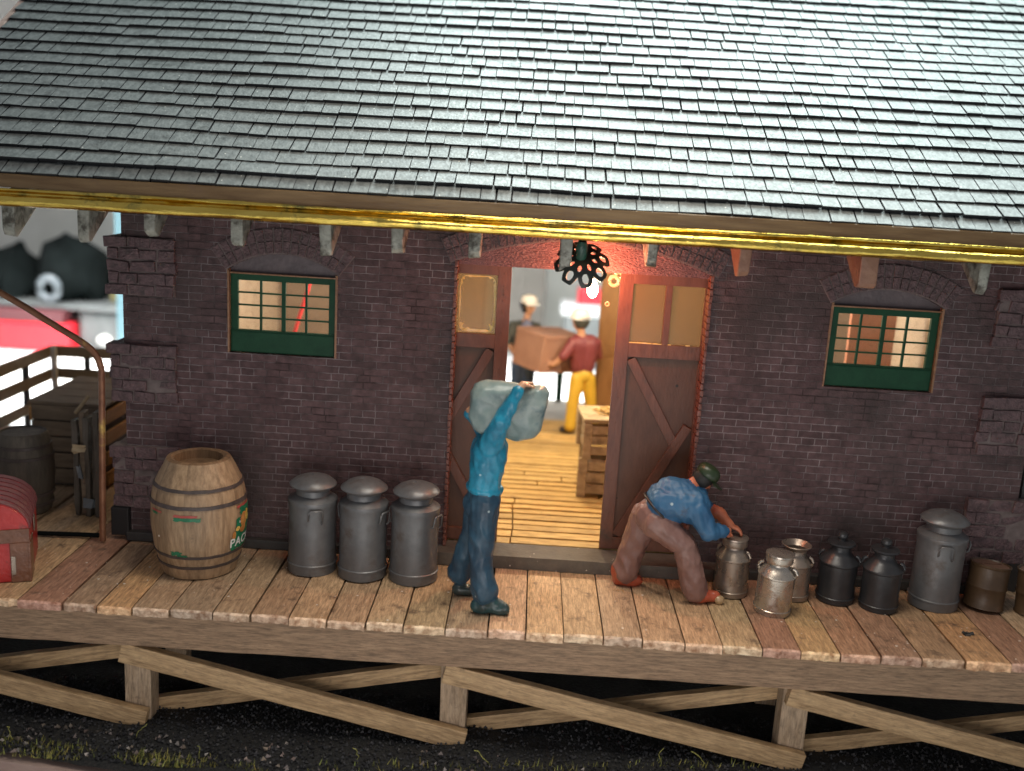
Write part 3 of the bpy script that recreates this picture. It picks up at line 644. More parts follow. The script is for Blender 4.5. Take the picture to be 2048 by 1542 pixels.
for i, (a, b) in enumerate(zip(PW[:-1], PW[1:])):
    c = custom.get(i, rnd.choice(tones)); gap = rnd.uniform(.007, .016); yf = -1.355+rnd.uniform(-.018, .018)
    zt = rnd.uniform(-.006, .004); n = 14; sk = rnd.uniform(-.012, .012)
    back = -.02 if a > -3.5 and b < 4.4 else 3.3
    # plank as grid strip with ragged front edge
    vs = []; m_ = 10
    ys = [yf+.0, yf+.012]+[yf+.05+(back-yf-.05)*k/n for k in range(n+1)]
    for yy in ys:
        for k in range(m_+1):
            t = k/m_; xx = a+gap/2+(b-a-gap)*t+sk*(yy-yf)/1.3*.5
            edge = 0.; zz = zt
            if yy == ys[0]: edge = .026*mnoise.noise(Vector((xx*14, i, 0)))+.014*mnoise.noise(Vector((xx*40, i, 0))); zz = zt-.018-.010*mnoise.noise(Vector((xx*22, i*2, 5)))
            elif yy == ys[1]: edge = .010*mnoise.noise(Vector((xx*20, i, 0))); zz = zt-.003
            if k in (0, m_): zz -= .006
            if yy > 1: t2 = 0
            vs.append((xx, yy+edge, zz+.0025*mnoise.noise(Vector((xx*8, yy*3, i)))))
    w_ = m_+1; fs = []
    for r_ in range(len(ys)-1):
        for k in range(m_): q0 = r_*w_+k; fs.append((q0, q0+1, q0+w_+1, q0+w_))
    dk.add(vs, fs[m_:], c, 0); dk.add([vs[j_] for j_ in range(2*w_)], fs[:m_], tuple(min(1.25, q*1.12) for q in c), 1)
    # front end face and sides
    fr_ = []
    for k in range(w_):
        p = vs[k]; fr_.append(p)
    for k in range(w_):
        p = vs[k]; fr_.append((p[0], p[1]+.004+.006*mnoise.noise(Vector((p[0]*25, 3, i))), -.072))
    dk.add(fr_, [(k+w_, k+1+w_, k+1, k) for k in range(m_)], tuple(q*.95 for q in c), 1)
    for k in (0, m_):
        sd = [vs[r_*w_+k] for r_ in range(len(ys))]; L_ = len(sd)
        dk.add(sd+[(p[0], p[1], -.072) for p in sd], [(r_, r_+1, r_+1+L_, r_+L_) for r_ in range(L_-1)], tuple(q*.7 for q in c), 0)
dk.build('deck_planks', [M['deck'], M['deck_end']], D, smooth=40)
bm_ = MB(); 
def rough_beam(x0, x1, y0, y1, z0, z1, name, m, par, n=60, amp=.006, bev=.006):
    q = MB(); xs2 = [x0+(x1-x0)*i/n for i in range(n+1)]
    extr(q, [(y0, z1), (y0, z0), (y1, z0), (y1, z1)], xs2, lambda x, j_: (amp*mnoise.noise(Vector((x*2, j_*3, 1))), amp*mnoise.noise(Vector((x*3, j_*3, 6)))))
    return q.build(name, m, par, bevel=bev)
rough_beam(X0, X1, -1.325, -1.14, -.345, -.075, 'edge_beam', M['beam'], D, 120)
rough_beam(X0, X1, -.35, -.20, -.345, -.075, 'edge_beam', M['beam'], D, 60)
for k, px in enumerate((-5.56, -2.945, -.42, 2.275, 4.9)):
    q = MB(); q.box(px-.105, px+.105, -1.19, -1.02, -1.12, -.346, j=.006); q.build('support_post', M['post'], D, bevel=.008)
    q = MB(); q.box(px-.09, px+.09, -.34, -.2, -1.12, -.346, j=.005); q.build('support_post', M['post'], D, bevel=.008)
def brace(x0, z0, x1, z1, y0, y1, wd, par):
    dx, dz = x1-x0, z1-z0; l = math.hypot(dx, dz); q = MB(); n = 24
    ux, uz = dx/l, dz/l; vs = []
    for i in range(n+1):
        t = i/n; j1 = .004*mnoise.noise(Vector((t*9, x0, 1))); j2 = .004*mnoise.noise(Vector((t*9, x0, 5)))
        for sgn, yy in ((1, y0), (-1, y0), (-1, y1), (1, y1)):
            vs.append((t*l, yy, sgn*wd/2+(j1 if sgn > 0 else j2)))
    fs = []
    for i in range(n):
        for j_ in range(4): l_ = (j_+1) % 4; fs.append((i*4+j_, i*4+l_, i*4+4+l_, i*4+4+j_))
    fs += [(3, 2, 1, 0), tuple(n*4+j_ for j_ in range(4))]
    q.add(vs, fs); o = q.build('diagonal_brace', M['brace'], par, bevel=.006)
    o.location = (x0-par.location.x, -par.location.y, z0-par.location.z); o.matrix_parent_inverse = Matrix(); o.rotation_euler = (0, -math.atan2(dz, dx), 0)
for a, b in ((-5.66, -2.86), (-3.05, -.31), (-.50, 2.37), (2.19, 4.98)):
    brace(a, -.435, b, -1.02, -1.275, -1.20, .165, D)
for a, b in ((-5.5, -3.05), (-2.87, -.52), (-.33, 2.20), (2.38, 4.85)):
    brace(a, -1.03, b, -.54, -1.015, -.94, .13, D)

# rear platform
o = MB(); o.box(-5.75, 5.0, 4.76, 6.3, -.12, 0.03); o = o.build('rear_platform_slab', M['concrete']); tag(o, 'pale platform slab seen through the open doors behind the building', 'platform')

# ------------------------------------------------------------------ gravel, grass
def scatter_stones(n, name, region, size, mats, cols, kind='stuff', zb=-1.05, shapefn=None):
    s_ = MB(); base = [(0, 0, 1), (.9, 0, .1), (-.3, .85, .1), (-.5, -.75, .1), (.2, .3, -.6)]
    fcs = [(0, 1, 2), (0, 2, 3), (0, 3, 1), (1, 4, 2), (2, 4, 3), (3, 4, 1)]
    for _ in range(n):
        x, y = region()
        sz = size*rnd.uniform(.5, 1.5); m4 = Matrix.Rotation(rnd.uniform(0, 6.3), 4, 'Z') @ Matrix.Rotation(rnd.uniform(-.7, .7), 4, 'X')
        vs = [m4 @ (Vector(p)*sz+Vector([rnd.uniform(-.3, .3)*sz for _ in range(3)]))+Vector((x, y, zb+sz*.3+.035*mnoise.noise(Vector((x*1.7, y*1.7, 0))))) for p in base]
        k = rnd.choice(cols); s_.add(vs, fcs, k)
    o = s_.build(name, mats); tag(o, '', '', kind=kind); return o
scatter_stones(12000, 'gravel', lambda: (rnd.uniform(-5, 5.2), -1.78+1.2*rnd.random()**1.3), .013, M['stone'],
               [(.6, .6, .65)]*14+[(1.1, 1.1, 1.2), (.4, .4, .4), (1.8, 1.7, 1.6)])
def cl():
    while True:
        x = rnd.uniform(-5, 5); y = rnd.uniform(-1.78, -1.38)
        if mnoise.noise(Vector((x*1.3, y*2, 4))) > .05-.25*(-1.6-y > 0): return x, y
scatter_stones(300, 'gravel', cl, .020, M['stone'], [(5, 4, 3), (6, 4.5, 3.8), (4, 3.3, 3), (9, 8, 7)])
gr = MB()
clumps = [(-3.6, -1.70, .26), (-3.3, -1.72, .22), (-3.9, -1.66, .2), (-2.75, -1.72, .16), (-2.55, -1.74, .18), (-2.35, -1.76, .2), (-1.9, -1.78, .12), (-.35, -1.62, .16), (-.15, -1.6, .15), (-.75, -1.62, .2), (.15, -1.5, .12),
          (.75, -1.48, .13), (.45, -1.5, .15), (1.35, -1.36, .14), (1.6, -1.33, .12), (-1.2, -1.72, .2), (-4.6, -1.7, .25), (1.1, -1.40, .12), (1.9, -1.3, .1)]
for cx, cy, rad in clumps:
    for _ in range(int((520 if cx < -1.5 else 170)*rad)):
        a_ = rnd.uniform(0, 6.3); q = rad*math.sqrt(rnd.random()); x = cx+q*math.cos(a_)*1.3; y = max(-1.79, cy+q*math.sin(a_)*.5)
        h = rnd.uniform(.015, .065); t = rnd.uniform(0, 6.3); lean = rnd.uniform(0, .05); wd = rnd.uniform(.003, .008)
        k = rnd.uniform(.5, 1.5); c = (k*rnd.uniform(.85, 1.3), k, k*.8)
        gr.add([(x-wd*math.cos(t), y-wd*math.sin(t), -1.06), (x+wd*math.cos(t), y+wd*math.sin(t), -1.06), (x+lean*math.cos(t+1), y+lean*math.sin(t+1), -1.05+h)], [(0, 1, 2)], c)
for (x, y) in ((-2.86, -1.45), (-3.75, -1.6), (-2.3, -1.7), (1.25, -1.33), (1.6, -1.32), (-.1, -1.5), (-1.1, -1.6)):
    pts = [Vector((x, y, -1.06))]; d_ = rnd.uniform(-1, 1)
    for k in range(6): pts.append(pts[-1]+Vector((d_*.03+rnd.uniform(-.02, .02), rnd.uniform(-.02, .01), .035-.004*k)))
    gr.tube(pts, .0035, 4, c=(1.4, 1.3, 1.1))
o = gr.build('grass', M['grass']); tag(o, '', '', kind='stuff')

# ------------------------------------------------------------------ wooden barrel
def barrel_r(z):  # main barrel profile radius (outside)
    pts = [(0, .285), (.05, .300), (.12, .318), (.24, .348), (.45, .372), (.62, .368), (.72, .352), (.79, .330), (.84, .305), (.92, .268), (.97, .245)]
    for (a, ra), (b, rb) in zip(pts[:-1], pts[1:]):
        if a <= z <= b: return 1.045*(ra+(rb-ra)*(z-a)/(b-a))
    return .256
BC = (-2.66, -.52, 0)
b = empty('barrel', BC, 'open-topped oak barrel with painted green and orange emblem and dark hoops by the left window', 'barrel')
zs = [0, .01, .05, .09, .12, .18, .24, .32, .40, .48, .56, .62, .67, .72, .76, .79, .84, .88, .92, .955, .97]
prof = [(barrel_r(z)-(.012 if z == 0 else 0), z) for z in zs]+[(.222, .980), (.196, .968), (.190, .90), (0, .90)]
nst = 16; sc_ = [rnd.uniform(.72, 1.15) for _ in range(nst)]
def cf(i, k):
    v_ = sc_[int(i/96*nst)]; top = 1
    if (i % 6) == 0: v_ *= .88
    return (v_, v_*.97, v_*.92) if k < len(zs)-1 else (v_*.7, v_*.62, v_*.55)
q = MB(); q.lathe(prof, 96, cfun=cf); o = q.build('barrel_staves', M['barrel'], b, smooth=35); o.matrix_parent_inverse = Matrix(); roughen(o, .004, 9)
for z, h in ((.775, .028), (.645, .032), (.215, .026), (.118, .028)):
    q = MB(); r1, r2_ = barrel_r(z-h/2), barrel_r(z+h/2)
    q.lathe([(r1-.004, z-h/2), (r1+.008, z-h/2+.002), (r2_+.008, z+h/2-.002), (r2_-.004, z+h/2)], 96, cap=False); o = q.build('hoop', M['hoop'], b, smooth=50); o.matrix_parent_inverse = Matrix(); roughen(o, .004, 14, 3)
def patch(t0, t1, z0, z1, m, off=.0045, jag=.012, seed=0, n=14, mm=5, name='painted_mark'):
    vs = []
    for j_ in range(mm+1):
        for i in range(n+1):
            u = i/n; v_ = j_/mm; th = t0+(t1-t0)*u; z = z0+(z1-z0)*v_
            if j_ in (0, mm): z += jag*mnoise.noise(Vector((u*5+seed, j_, seed)))
            if i in (0, n): th += 3.5*mnoise.noise(Vector((v_*4+seed, i, seed)))
            a_ = R(th-90); rr2 = barrel_r(z)+off+.001; vs.append((rr2*math.cos(a_), rr2*math.sin(a_), z))
    q_ = MB(); q_.add(vs, [(j_*(n+1)+i, j_*(n+1)+i+1, (j_+1)*(n+1)+i+1, (j_+1)*(n+1)+i) for j_ in range(mm) for i in range(n)])
    o_ = q_.build(name, m, b, smooth=60); o_.matrix_parent_inverse = Matrix(); return o_
def oval(tc_, zc, rt, rz, m, off, n=20, tilt=0):
    vs = []
    for ring in (0, .5, 1):
        for i in range(n):
            a2 = 2*math.pi*i/n; k = ring*(1+.12*mnoise.noise(Vector((math.cos(a2)*2, math.sin(a2)*2, tc_))))
            dt, dz = rt*math.cos(a2)*k, rz*math.sin(a2)*k
            th = tc_+dt+tilt*dz*100; z = zc+dz; a_ = R(th-90); rr2 = barrel_r(z)+off; vs.append((rr2*math.cos(a_), rr2*math.sin(a_), z))
    fs = [(r_*n+i, r_*n+(i+1) % n, (r_+1)*n+(i+1) % n, (r_+1)*n+i) for r_ in (0, 1) for i in range(n)]
    q_ = MB(); q_.add(vs, fs); o_ = q_.build('painted_mark', m, b, smooth=60); o_.matrix_parent_inverse = Matrix()
patch(-12, 16, .572, .592, M['p_red'], seed=1, jag=.004); patch(-12, 20, .540, .570, M['p_green'], seed=2)
patch(-50, -30, .585, .598, M['p_red'], seed=3, jag=.004); patch(-48, -37, .562, .582, M['p_green'], seed=4, jag=.006)
patch(68, 100, .592, .612, M['p_red'], seed=5, jag=.004); patch(74, 108, .520, .590, M['p_green'], seed=6)
patch(-18, -4, .235, .27, M['p_green'], seed=7, jag=.02); patch(-10, 3, .225, .245, M['p_green'], seed=8, jag=.015)
patch(66, 112, .30, .50, M['p_green'], seed=9, jag=.02, off=.0045); patch(60, 100, .235, .335, M['p_green'], seed=10, jag=.015, off=.004)
oval(82, .475, 8, .065, M['p_orange'], .0075); oval(90, .50, 5, .05, M['p_yellow'], .009); oval(80, .40, 7, .035, M['p_orange'], .009)
oval(69, .415, 4, .022, M['p_yellow'], .0085); oval(63.5, .36, 3, .04, M['p_orange'], .008); oval(74, .49, 1.3, .008, M['p_red'], .009); oval(72, .47, 1.0, .012, M['text_white'], .009)
def wrap_text(txt, t0, z0, size, m, par):
    cu = bpy.data.curves.new('lettering', 'FONT'); cu.body = txt; cu.size = size; cu.resolution_u = 3; cu.offset = .0025; cu.space_character = 1.08
    to = bpy.data.objects.new('tmp', cu); col.objects.link(to)
    me = bpy.data.meshes.new_from_object(to.evaluated_get(bpy.context.evaluated_depsgraph_get())); bpy.data.objects.remove(to)
    bm = bmesh.new(); bm.from_mesh(me); bmesh.ops.triangulate(bm, faces=bm.faces); bmesh.ops.subdivide_edges(bm, edges=[e for e in bm.edges if e.calc_length() > .02], cuts=2)
    for v_ in bm.verts:
        th = t0+math.degrees(v_.co.x/.36); z = z0+v_.co.y; rr2 = barrel_r(z)+.0085; a_ = R(th-90); v_.co = (rr2*math.cos(a_), rr2*math.sin(a_), z)
    bm.to_mesh(me); bm.free(); me.materials.clear(); me.materials.append(m)
    o_ = bpy.data.objects.new('lettering', me); col.objects.link(o_); o_.parent = par; return o_
wrap_text('PACK', 57, .265, .105, M['text_white'], b)

# ------------------------------------------------------------------ milk cans
def big_can(name, loc, rz, label, m, handle_angles, H=.81, group='milk cans along the wall'):
    c = empty(name, loc, label, 'milk can', group, rz)
    k = H/.81
    q = MB(); prof = [(.186, 0), (.200, .008), (.202, .075), (.209, .080), (.209, .088), (.200, .094), (.196, .30), (.197, .50), (.203, .575), (.207, .60), (.204, .612), (.160, .640), (.142, .650), (.140, .70), (.132, .71), (0, .71)]
    q.lathe([(r, z*k) for r, z in prof], 64); o_ = q.build('can_body', m, c, smooth=35); o_.matrix_parent_inverse = Matrix(); roughen(o_, .0045, 5, rnd.random()*9)
    q = MB(); prof = [(.128, .69), (.155, .698), (.192, .722), (.196, .731), (.190, .742), (.150, .772), (.10, .793), (.05, .802), (0, .804)]
    q.lathe([(r, z*k) for r, z in prof], 64); o_ = q.build('lid', m, c, smooth=35); o_.matrix_parent_inverse = Matrix(); roughen(o_, .003, 8, rnd.random()*9)
    sm = MB(); sm.tube([(-.17*1, .02, .750*k), (-.08, .01, .790*k), (0, .0, .808*k)], .0045, 6)
    o_ = sm.build('lid_seam', m, c); o_.matrix_parent_inverse = Matrix()
    for ha in handle_angles:
        q = MB(); a_ = R(ha-90); rad = Vector((math.cos(a_), math.sin(a_), 0)); tan = Vector((-math.sin(a_), math.cos(a_), 0))
        pts = [rad*.196+tan*-.058+Vector((0, 0, .48*k)), rad*.215+tan*-.060+Vector((0, 0, .49*k)), rad*.222+tan*-.060+Vector((0, 0, .545*k)), rad*.222+tan*-.045+Vector((0, 0, .565*k)),
               rad*.224+tan*.045+Vector((0, 0, .565*k)), rad*.222+tan*.060+Vector((0, 0, .545*k)), rad*.215+tan*.060+Vector((0, 0, .47*k)), rad*.198+tan*.056+Vector((0, 0, .45*k))]
        q.tube(pts, .0085, 8); o_ = q.build('handle', m, c, smooth=60); o_.matrix_parent_inverse = Matrix()
    return c
big_can('milk_can', (-1.729, -.418, 0), 0, 'grey milk can with square front handle, nearest the oak barrel', M['can'], (18, 198), .85)
big_can('milk_can', (-1.291, -.463, 0), R(25), 'middle one of the three grey milk cans left of the doorway', M['can'], (38, 218), .86)
big_can('milk_can', (-.853, -.478, 0), R(20), 'grey milk can standing closest to the left door jamb, behind the sack carrier', M['can'], (45, 225), .86)
big_can('milk_can', (3.588, -.330, 0), R(35), 'tallest mushroom-lidded grey can of the right row, beside the brown drum', M['can'], (-45, 60), .85)
def small_can(loc, rz, label, m, style, H, Rr=.145, tilt=0):
    c = empty('milk_can', loc, label, 'milk can', 'milk cans along the wall', rz)
    if tilt: c.rotation_euler = (R(tilt[0]), R(tilt[1]), rz)
    f = Rr/.145; h = H/.53; q = MB()
    prof = [(.132, 0), (.143, .006), (.145, .040), (.150, .044), (.150, .050), (.144, .055), (.142, .20), (.143, .318), (.150, .326), (.150, .336), (.140, .348), (.112, .385), (.090, .408), (.086, .425), (.088, .455)]
    if style == 'knob': prof = [(r if z < .35 else r*.86, z if z < .3 else .3+(z-.3)*1.18) for r, z in prof]
    if style == 'open':
        prof += [(.120, .488), (.126, .498), (.120, .503), (.108, .49), (.080, .46), (.074, .36), (0, .36)]
    else: prof += [(.07, prof[-1][1]+.005), (0, prof[-1][1]+.005)]
    q.lathe([(r*f, z*h) for r, z in prof], 56); o_ = q.build('can_body', m, c, smooth=35); o_.matrix_parent_inverse = Matrix(); roughen(o_, .0022, 9, rnd.random()*9)
    if style != 'open':
        q = MB()
        if style == 'knob':
            prof = [(.080, .474), (.098, .480), (.106, .492), (.102, .504), (.06, .512), (.030, .516), (.026, .524), (.037, .536), (.043, .555), (.037, .576), (.018, .589), (0, .591)]
        else: prof = [(.088, .430), (.104, .436), (.108, .452), (.106, .490), (.112, .497), (.110, .510), (.09, .518), (0, .522)]
        q.lathe([(r*f, z*h) for r, z in prof], 48); o_ = q.build('lid', m, c, smooth=35); o_.matrix_parent_inverse = Matrix(); roughen(o_, .002, 9, 3)
    for sgn in (1, -1):
        q = MB(); pts = []
        for t in range(7):
            a_ = R(t*30); pts.append((sgn*(.118+.036*math.sin(a_))*f, -.0, (.402-.04*(1-math.cos(a_))*1.0)*h))
        q.tube(pts, .010*f, 8, flat=1.4); o_ = q.build('handle', m, c, smooth=60); o_.matrix_parent_inverse = Matrix()
    return c
small_can((1.850, -.364, 0), R(-40), 'tin milk can with flat rim under the kneeling man\'s hand', M['can_tin'], 'flat', .53)
small_can((2.135, -.680, 0), R(-28), 'shiny silver milk can standing out in front of the right row', M['can_silver'], 'flat', .535, .150, (0, 2.2))
small_can((2.375, -.346, 0), R(-30), 'open lidless tin milk can behind the shiny silver one', M['can_tin'], 'open', .50)
small_can((2.747, -.353, 0), R(-25), 'dark charcoal milk can with round knob lid, beside the lidless tin can', M['can_dark'], 'knob', .55, .158)
small_can((3.078, -.466, 0), R(-25), 'dark charcoal milk can with knob lid, beside the tallest mushroom-lidded can', M['can_dark'], 'knob', .555, .158)
def drum(loc, label, tilt):
    c = empty('oil_drum', loc, label, 'drum', 'brown oil drums at the right end'); c.rotation_euler = tilt
    q = MB(); prof = [(.155, 0), (.165, .006), (.163, .02), (.158, .03), (.158, .17), (.166, .182), (.166, .192), (.158, .205), (.158, .355), (.166, .365), (.168, .378), (.158, .380), (.150, .366), (0, .366)]
    q.lathe(prof, 56); o_ = q.build('drum_body', M['drum'], c, smooth=35); o_.matrix_parent_inverse = Matrix(); roughen(o_, .0025, 8, 2)
    q = MB(); q.lathe([(.148, .3665), (.146, .371), (0, .371)], 40); q.box(-.11, .11, -.012, .012, .371, .380); o_ = q.build('drum_lid', M['drum_lid'], c); o_.matrix_parent_inverse = Matrix()
drum((4.02, -.325, .012), 'tilted brown oil drum with rusty lid beside the tallest milk can', (R(-4), R(6), .3))
drum((4.43, -.40, .008), 'brown oil drum cut by the frame edge at the far right', (R(-3), R(3), 1.1))

# ------------------------------------------------------------------ small bits on the deck
q = MB(); q.lathe([(0, 0), (.03, .004), (.043, .03), (.04, .055), (.02, .07), (0, .072)], 24); o = q.build('amber_bead', M['resin'], smooth=60, loc=(1.715, -.60, 0)); roughen(o, .006, 22, 3)
tag(o, 'small amber resin bead beside the kneeling man\'s red shoe', 'bead')
q = MB()
for _ in range(16):
    a_ = rnd.uniform(0, 6.3); q.tube([(rnd.uniform(-.03, .03), rnd.uniform(-.03, .03), .004), (rnd.uniform(-.05, .05), rnd.uniform(-.03, .03), rnd.uniform(.01, .03))], rnd.uniform(.004, .009), 5)
o = q.build('debris_scrap', M['dark'], loc=(3.66, -.90, 0)); tag(o, 'little dark scrap of debris on the planks below the tallest can', 'scrap')
q = MB()
for _ in range(40):
    x = .90+rnd.gauss(0, .035); y = -.47+rnd.gauss(0, .03); s_ = rnd.uniform(.002, .006); q.box(x-s_, x+s_, y-s_, y+s_, .0, s_*1.5, mtx=Matrix.Translation((0, 0, 0)))
o = q.build('glue_spots', M['resin']); tag(o, 'glittering dried glue spots on the planks behind the kneeling man', 'glue', kind='stuff')
q = MB()
for _ in range(260):
    x = rnd.uniform(-4.2, 4.6); y = rnd.uniform(-1.33, -.15); s_ = rnd.uniform(.002, .005)
    q.box(-s_, s_, -s_*.6, s_*.6, 0, s_, mtx=Matrix.Translation((x, y, .003)) @ Matrix.Rotation(rnd.uniform(0, 3), 4, 'Z'))
o = q.build('dust_crumbs', M['deck_end']); tag(o, '', '', kind='stuff')

# ------------------------------------------------------------------ figures
def seg_d(P, a, b, ra, rb):
    a = np.array(a); b = np.array(b); ab = b-a; L2 = max(ab@ab, 1e-9); t = np.clip(((P-a)@ab)/L2, 0, 1)
    return np.linalg.norm(P-(a+t[:, None]*ab), axis=1)-(ra+(rb-ra)*t)
def figure(prims, mats, parent, voxel=.009, smooth=3, fold=.004, name='body'):
    q = MB()
    for p in prims:
        if p[0] == 'c':
            _, a, b_, ra, rb, tg = p; a = Vector(a); b_ = Vector(b_); t = b_-a; L_ = t.length
            if L_ < 1e-5: t = Vector((0, 0, 1)); 
            t.normalize(); u = t.cross(Vector((0, 1, 0)) if abs(t.y) < .9 else Vector((1, 0, 0))).normalized(); v_ = t.cross(u); n = 16; rings = []
            for k in range(5): an = R(90-k*22.5); rings.append((a-t*ra*math.sin(an), ra*math.cos(an)))
            for k in range(5): an = R(k*22.5); rings.append((b_+t*rb*math.sin(an), rb*math.cos(an)))
            vs = []
            for c_, r_ in rings:
                for k in range(n): an = 2*math.pi*k/n; vs.append(c_+(u*math.cos(an)+v_*math.sin(an))*max(r_, 1e-4))
            fs = [(i*n+k, i*n+(k+1) % n, (i+1)*n+(k+1) % n, (i+1)*n+k) for i in range(9) for k in range(n)]+[tuple(reversed(range(n))), tuple(9*n+k for k in range(n))]
            q.add(vs, fs)
        else:
            _, c_, rad, rot, tg = p; m4 = Matrix.Translation(c_) @ rot.to_4x4() @ Matrix.Diagonal((*rad, 1)); n = 20; vs = []
            for i in range(13):
                an = R(-90+i*15)
                for k in range(n): bn = 2*math.pi*k/n; vs.append(m4 @ Vector((max(math.cos(an), 1e-3)*math.cos(bn), max(math.cos(an), 1e-3)*math.sin(bn), math.sin(an))))
            fs = [(i*n+k, i*n+(k+1) % n, (i+1)*n+(k+1) % n, (i+1)*n+k) for i in range(12) for k in range(n)]+[tuple(reversed(range(n))), tuple(12*n+k for k in range(n))]
            q.add(vs, fs)
    o_ = q.build('tmp', mats)
    md = o_.modifiers.new('r', 'REMESH'); md.mode = 'VOXEL'; md.voxel_size = voxel; md.use_smooth_shade = True
    ms = o_.modifiers.new('s', 'SMOOTH'); ms.factor = .5; ms.iterations = smooth
    dg = bpy.context.evaluated_depsgraph_get(); me = bpy.data.meshes.new_from_object(o_.evaluated_get(dg)); bpy.data.objects.remove(o_)
    me.name = name
    co = np.empty(len(me.vertices)*3); me.vertices.foreach_get('co', co); co = co.reshape(-1, 3)
    no = np.empty(len(me.vertices)*3); me.vertices.foreach_get('normal', no); no = no.reshape(-1, 3)
    d = np.array([.5-2.2*abs(mnoise.noise(Vector((c_[0]*9+c_[2]*3, c_[1]*9, c_[2]*5))))+.5*mnoise.noise(Vector((c_[0]*26, c_[1]*26, c_[2]*12))) for c_ in co]); co = co+no*(d*fold)[:, None]
    me.vertices.foreach_set('co', co.ravel())
    me.materials.clear()
    for mm in mats: me.materials.append(mm)
    fc = np.empty(len(me.polygons)*3); me.polygons.foreach_get('center', fc); fc = fc.reshape(-1, 3); best = np.full(len(fc), 1e9); idx = np.zeros(len(fc), int)
    for p in prims:
        if p[0] == 'c': dd = seg_d(fc, p[1], p[2], p[3], p[4])
        else:
            m3 = np.array(p[3].to_3x3().transposed()); loc_ = (fc-np.array(p[1]))@m3.T; rad = np.array(p[2]); kk = np.linalg.norm(loc_/rad, axis=1); dd = (kk-1)*rad.min()
        tg = p[-1]; sel = dd < best-(0); idx[sel] = tg; best[sel] = dd[sel]
    me.polygons.foreach_set('material_index', idx.astype(np.int32)); me.polygons.foreach_set('use_smooth', [True]*len(me.polygons)); me.update()
    o2 = bpy.data.objects.new(name, me); col.objects.link(o2); o2.parent = parent; o2.matrix_parent_inverse = Matrix.Translation(parent.location).inverted(); return o2
I3 = Matrix.Identity(3)
def rot3(ax, d): return Matrix.Rotation(R(d), 3, ax)
def head(c, facing, tilt, tg_skin, tg_eye, s_=1.0):
    """c centre of skull, facing unit vector"""
    f = Vector(facing).normalized(); up = Vector(tilt).normalized(); sd = f.cross(up).normalized(); up = sd.cross(f); c = Vector(c)
    rt = Matrix((f, sd, up)).transposed()
    P = lambda a, b_, d_: c+f*a*s_+sd*b_*s_+up*d_*s_
    L_ = [('e', c, (.098*s_, .078*s_, .112*s_), rt, tg_skin), ('e', P(.030, 0, -.055), (.062*s_, .055*s_, .06*s_), rt, tg_skin),
          ('c', P(.092, 0, .01), P(.112, 0, -.025), .010*s_, .014*s_, tg_skin), ('c', P(.075, -.03, .028), P(.075, .03, .028), .018*s_, .018*s_, tg_skin),
          ('c', P(.078, -.018, -.058), P(.078, .018, -.058), .011*s_, .011*s_, tg_skin)]
    for sg in (-1, 1):
        L_ += [('e', P(-.005, sg*.080, -.01), (.022*s_, .012*s_, .032*s_), rt, tg_skin), ('e', P(.088, sg*.031, .008), (.010*s_, .012*s_, .008*s_), rt, tg_eye)]
    return L_
def hand(wr, d, nrm, tg, curl=40, s_=1.0, thumb=1):
    """wr wrist, d finger direction, nrm back-of-hand normal"""
    d = Vector(d).normalized(); nrm = Vector(nrm); nrm = (nrm-d*nrm.dot(d)).normalized(); sd = d.cross(nrm); wr = Vector(wr); L_ = []
    base = wr+d*.075*s_
    for k, (o_, l_) in enumerate(((-.030, .062), (-.010, .072), (.011, .068), (.030, .052))):
        b0 = base+sd*o_*s_; L_.append(('c', wr+sd*o_*.55*s_, b0, .016*s_, .0135*s_, tg))
        d1 = (d*math.cos(R(curl*.5))-nrm*math.sin(R(curl*.5))); d2 = (d*math.cos(R(curl*1.3))-nrm*math.sin(R(curl*1.3)))
        p1 = b0+d1*l_*.55*s_+sd*o_*.25*s_; p2 = p1+d2*l_*.5*s_
        L_ += [('c', b0, p1, .0115*s_, .0105*s_, tg), ('c', p1, p2, .0105*s_, .009*s_, tg)]
    t0 = wr+d*.02*s_+sd*thumb*.026*s_; t1 = t0+(d*.5+sd*thumb*.75-nrm*.3).normalized()*.045*s_; t2 = t1+(d*.85+sd*thumb*.25-nrm*.45).normalized()*.035*s_
    L_ += [('c', t0, t1, .0145*s_, .0125*s_, tg), ('c', t1, t2, .012*s_, .010*s_, tg)]
    return L_
def cap(parent, c, up, f, m, s_=1, brim=.07, name='cap', style='cap'):
    up = Vector(up).normalized(); f = Vector(f).normalized(); sd = f.cross(up).normalized(); f = up.cross(sd); rt = Matrix((f, sd, up)).transposed().to_4x4(); mt = Matrix.Translation(c) @ rt
    q = MB(); prof = [(.098*s_, -.01*s_), (.110*s_, .0), (.112*s_, .03*s_), (.104*s_, .065*s_), (.080*s_, .090*s_), (.04*s_, .102*s_), (0, .104*s_)]
    q.lathe(prof, 32, mtx=mt, cap=False)
    if style == 'cap':
        vs = []; n = 14
        for i in range(n+1):
            a_ = R(-68+136*i/n)
            for rq, dz in ((.098, .004), (.108+brim*math.cos(a_)**.8, -.018)): vs.append(mt @ Vector((rq*math.cos(a_)*s_, rq*math.sin(a_)*s_, dz*s_)))
        m0 = len(vs); vs += [v_-up*.007*s_ for v_ in vs]
        fs = [(2*i, 2*i+1, 2*i+3, 2*i+2) for i in range(n)]+[(m0+2*i+2, m0+2*i+3, m0+2*i+1, m0+2*i) for i in range(n)]+[(2*i+1, m0+2*i+1, m0+2*i+3, 2*i+3) for i in range(n)]
        q.add(vs, fs)
    else:
        q.lathe([(.108*s_, .006*s_), (.128*s_, -.014*s_), (.128*s_, -.020*s_), (.104*s_, -.004*s_)], 32, mtx=mt, cap=False)
    o_ = q.build(name, m, parent, smooth=60); return o_

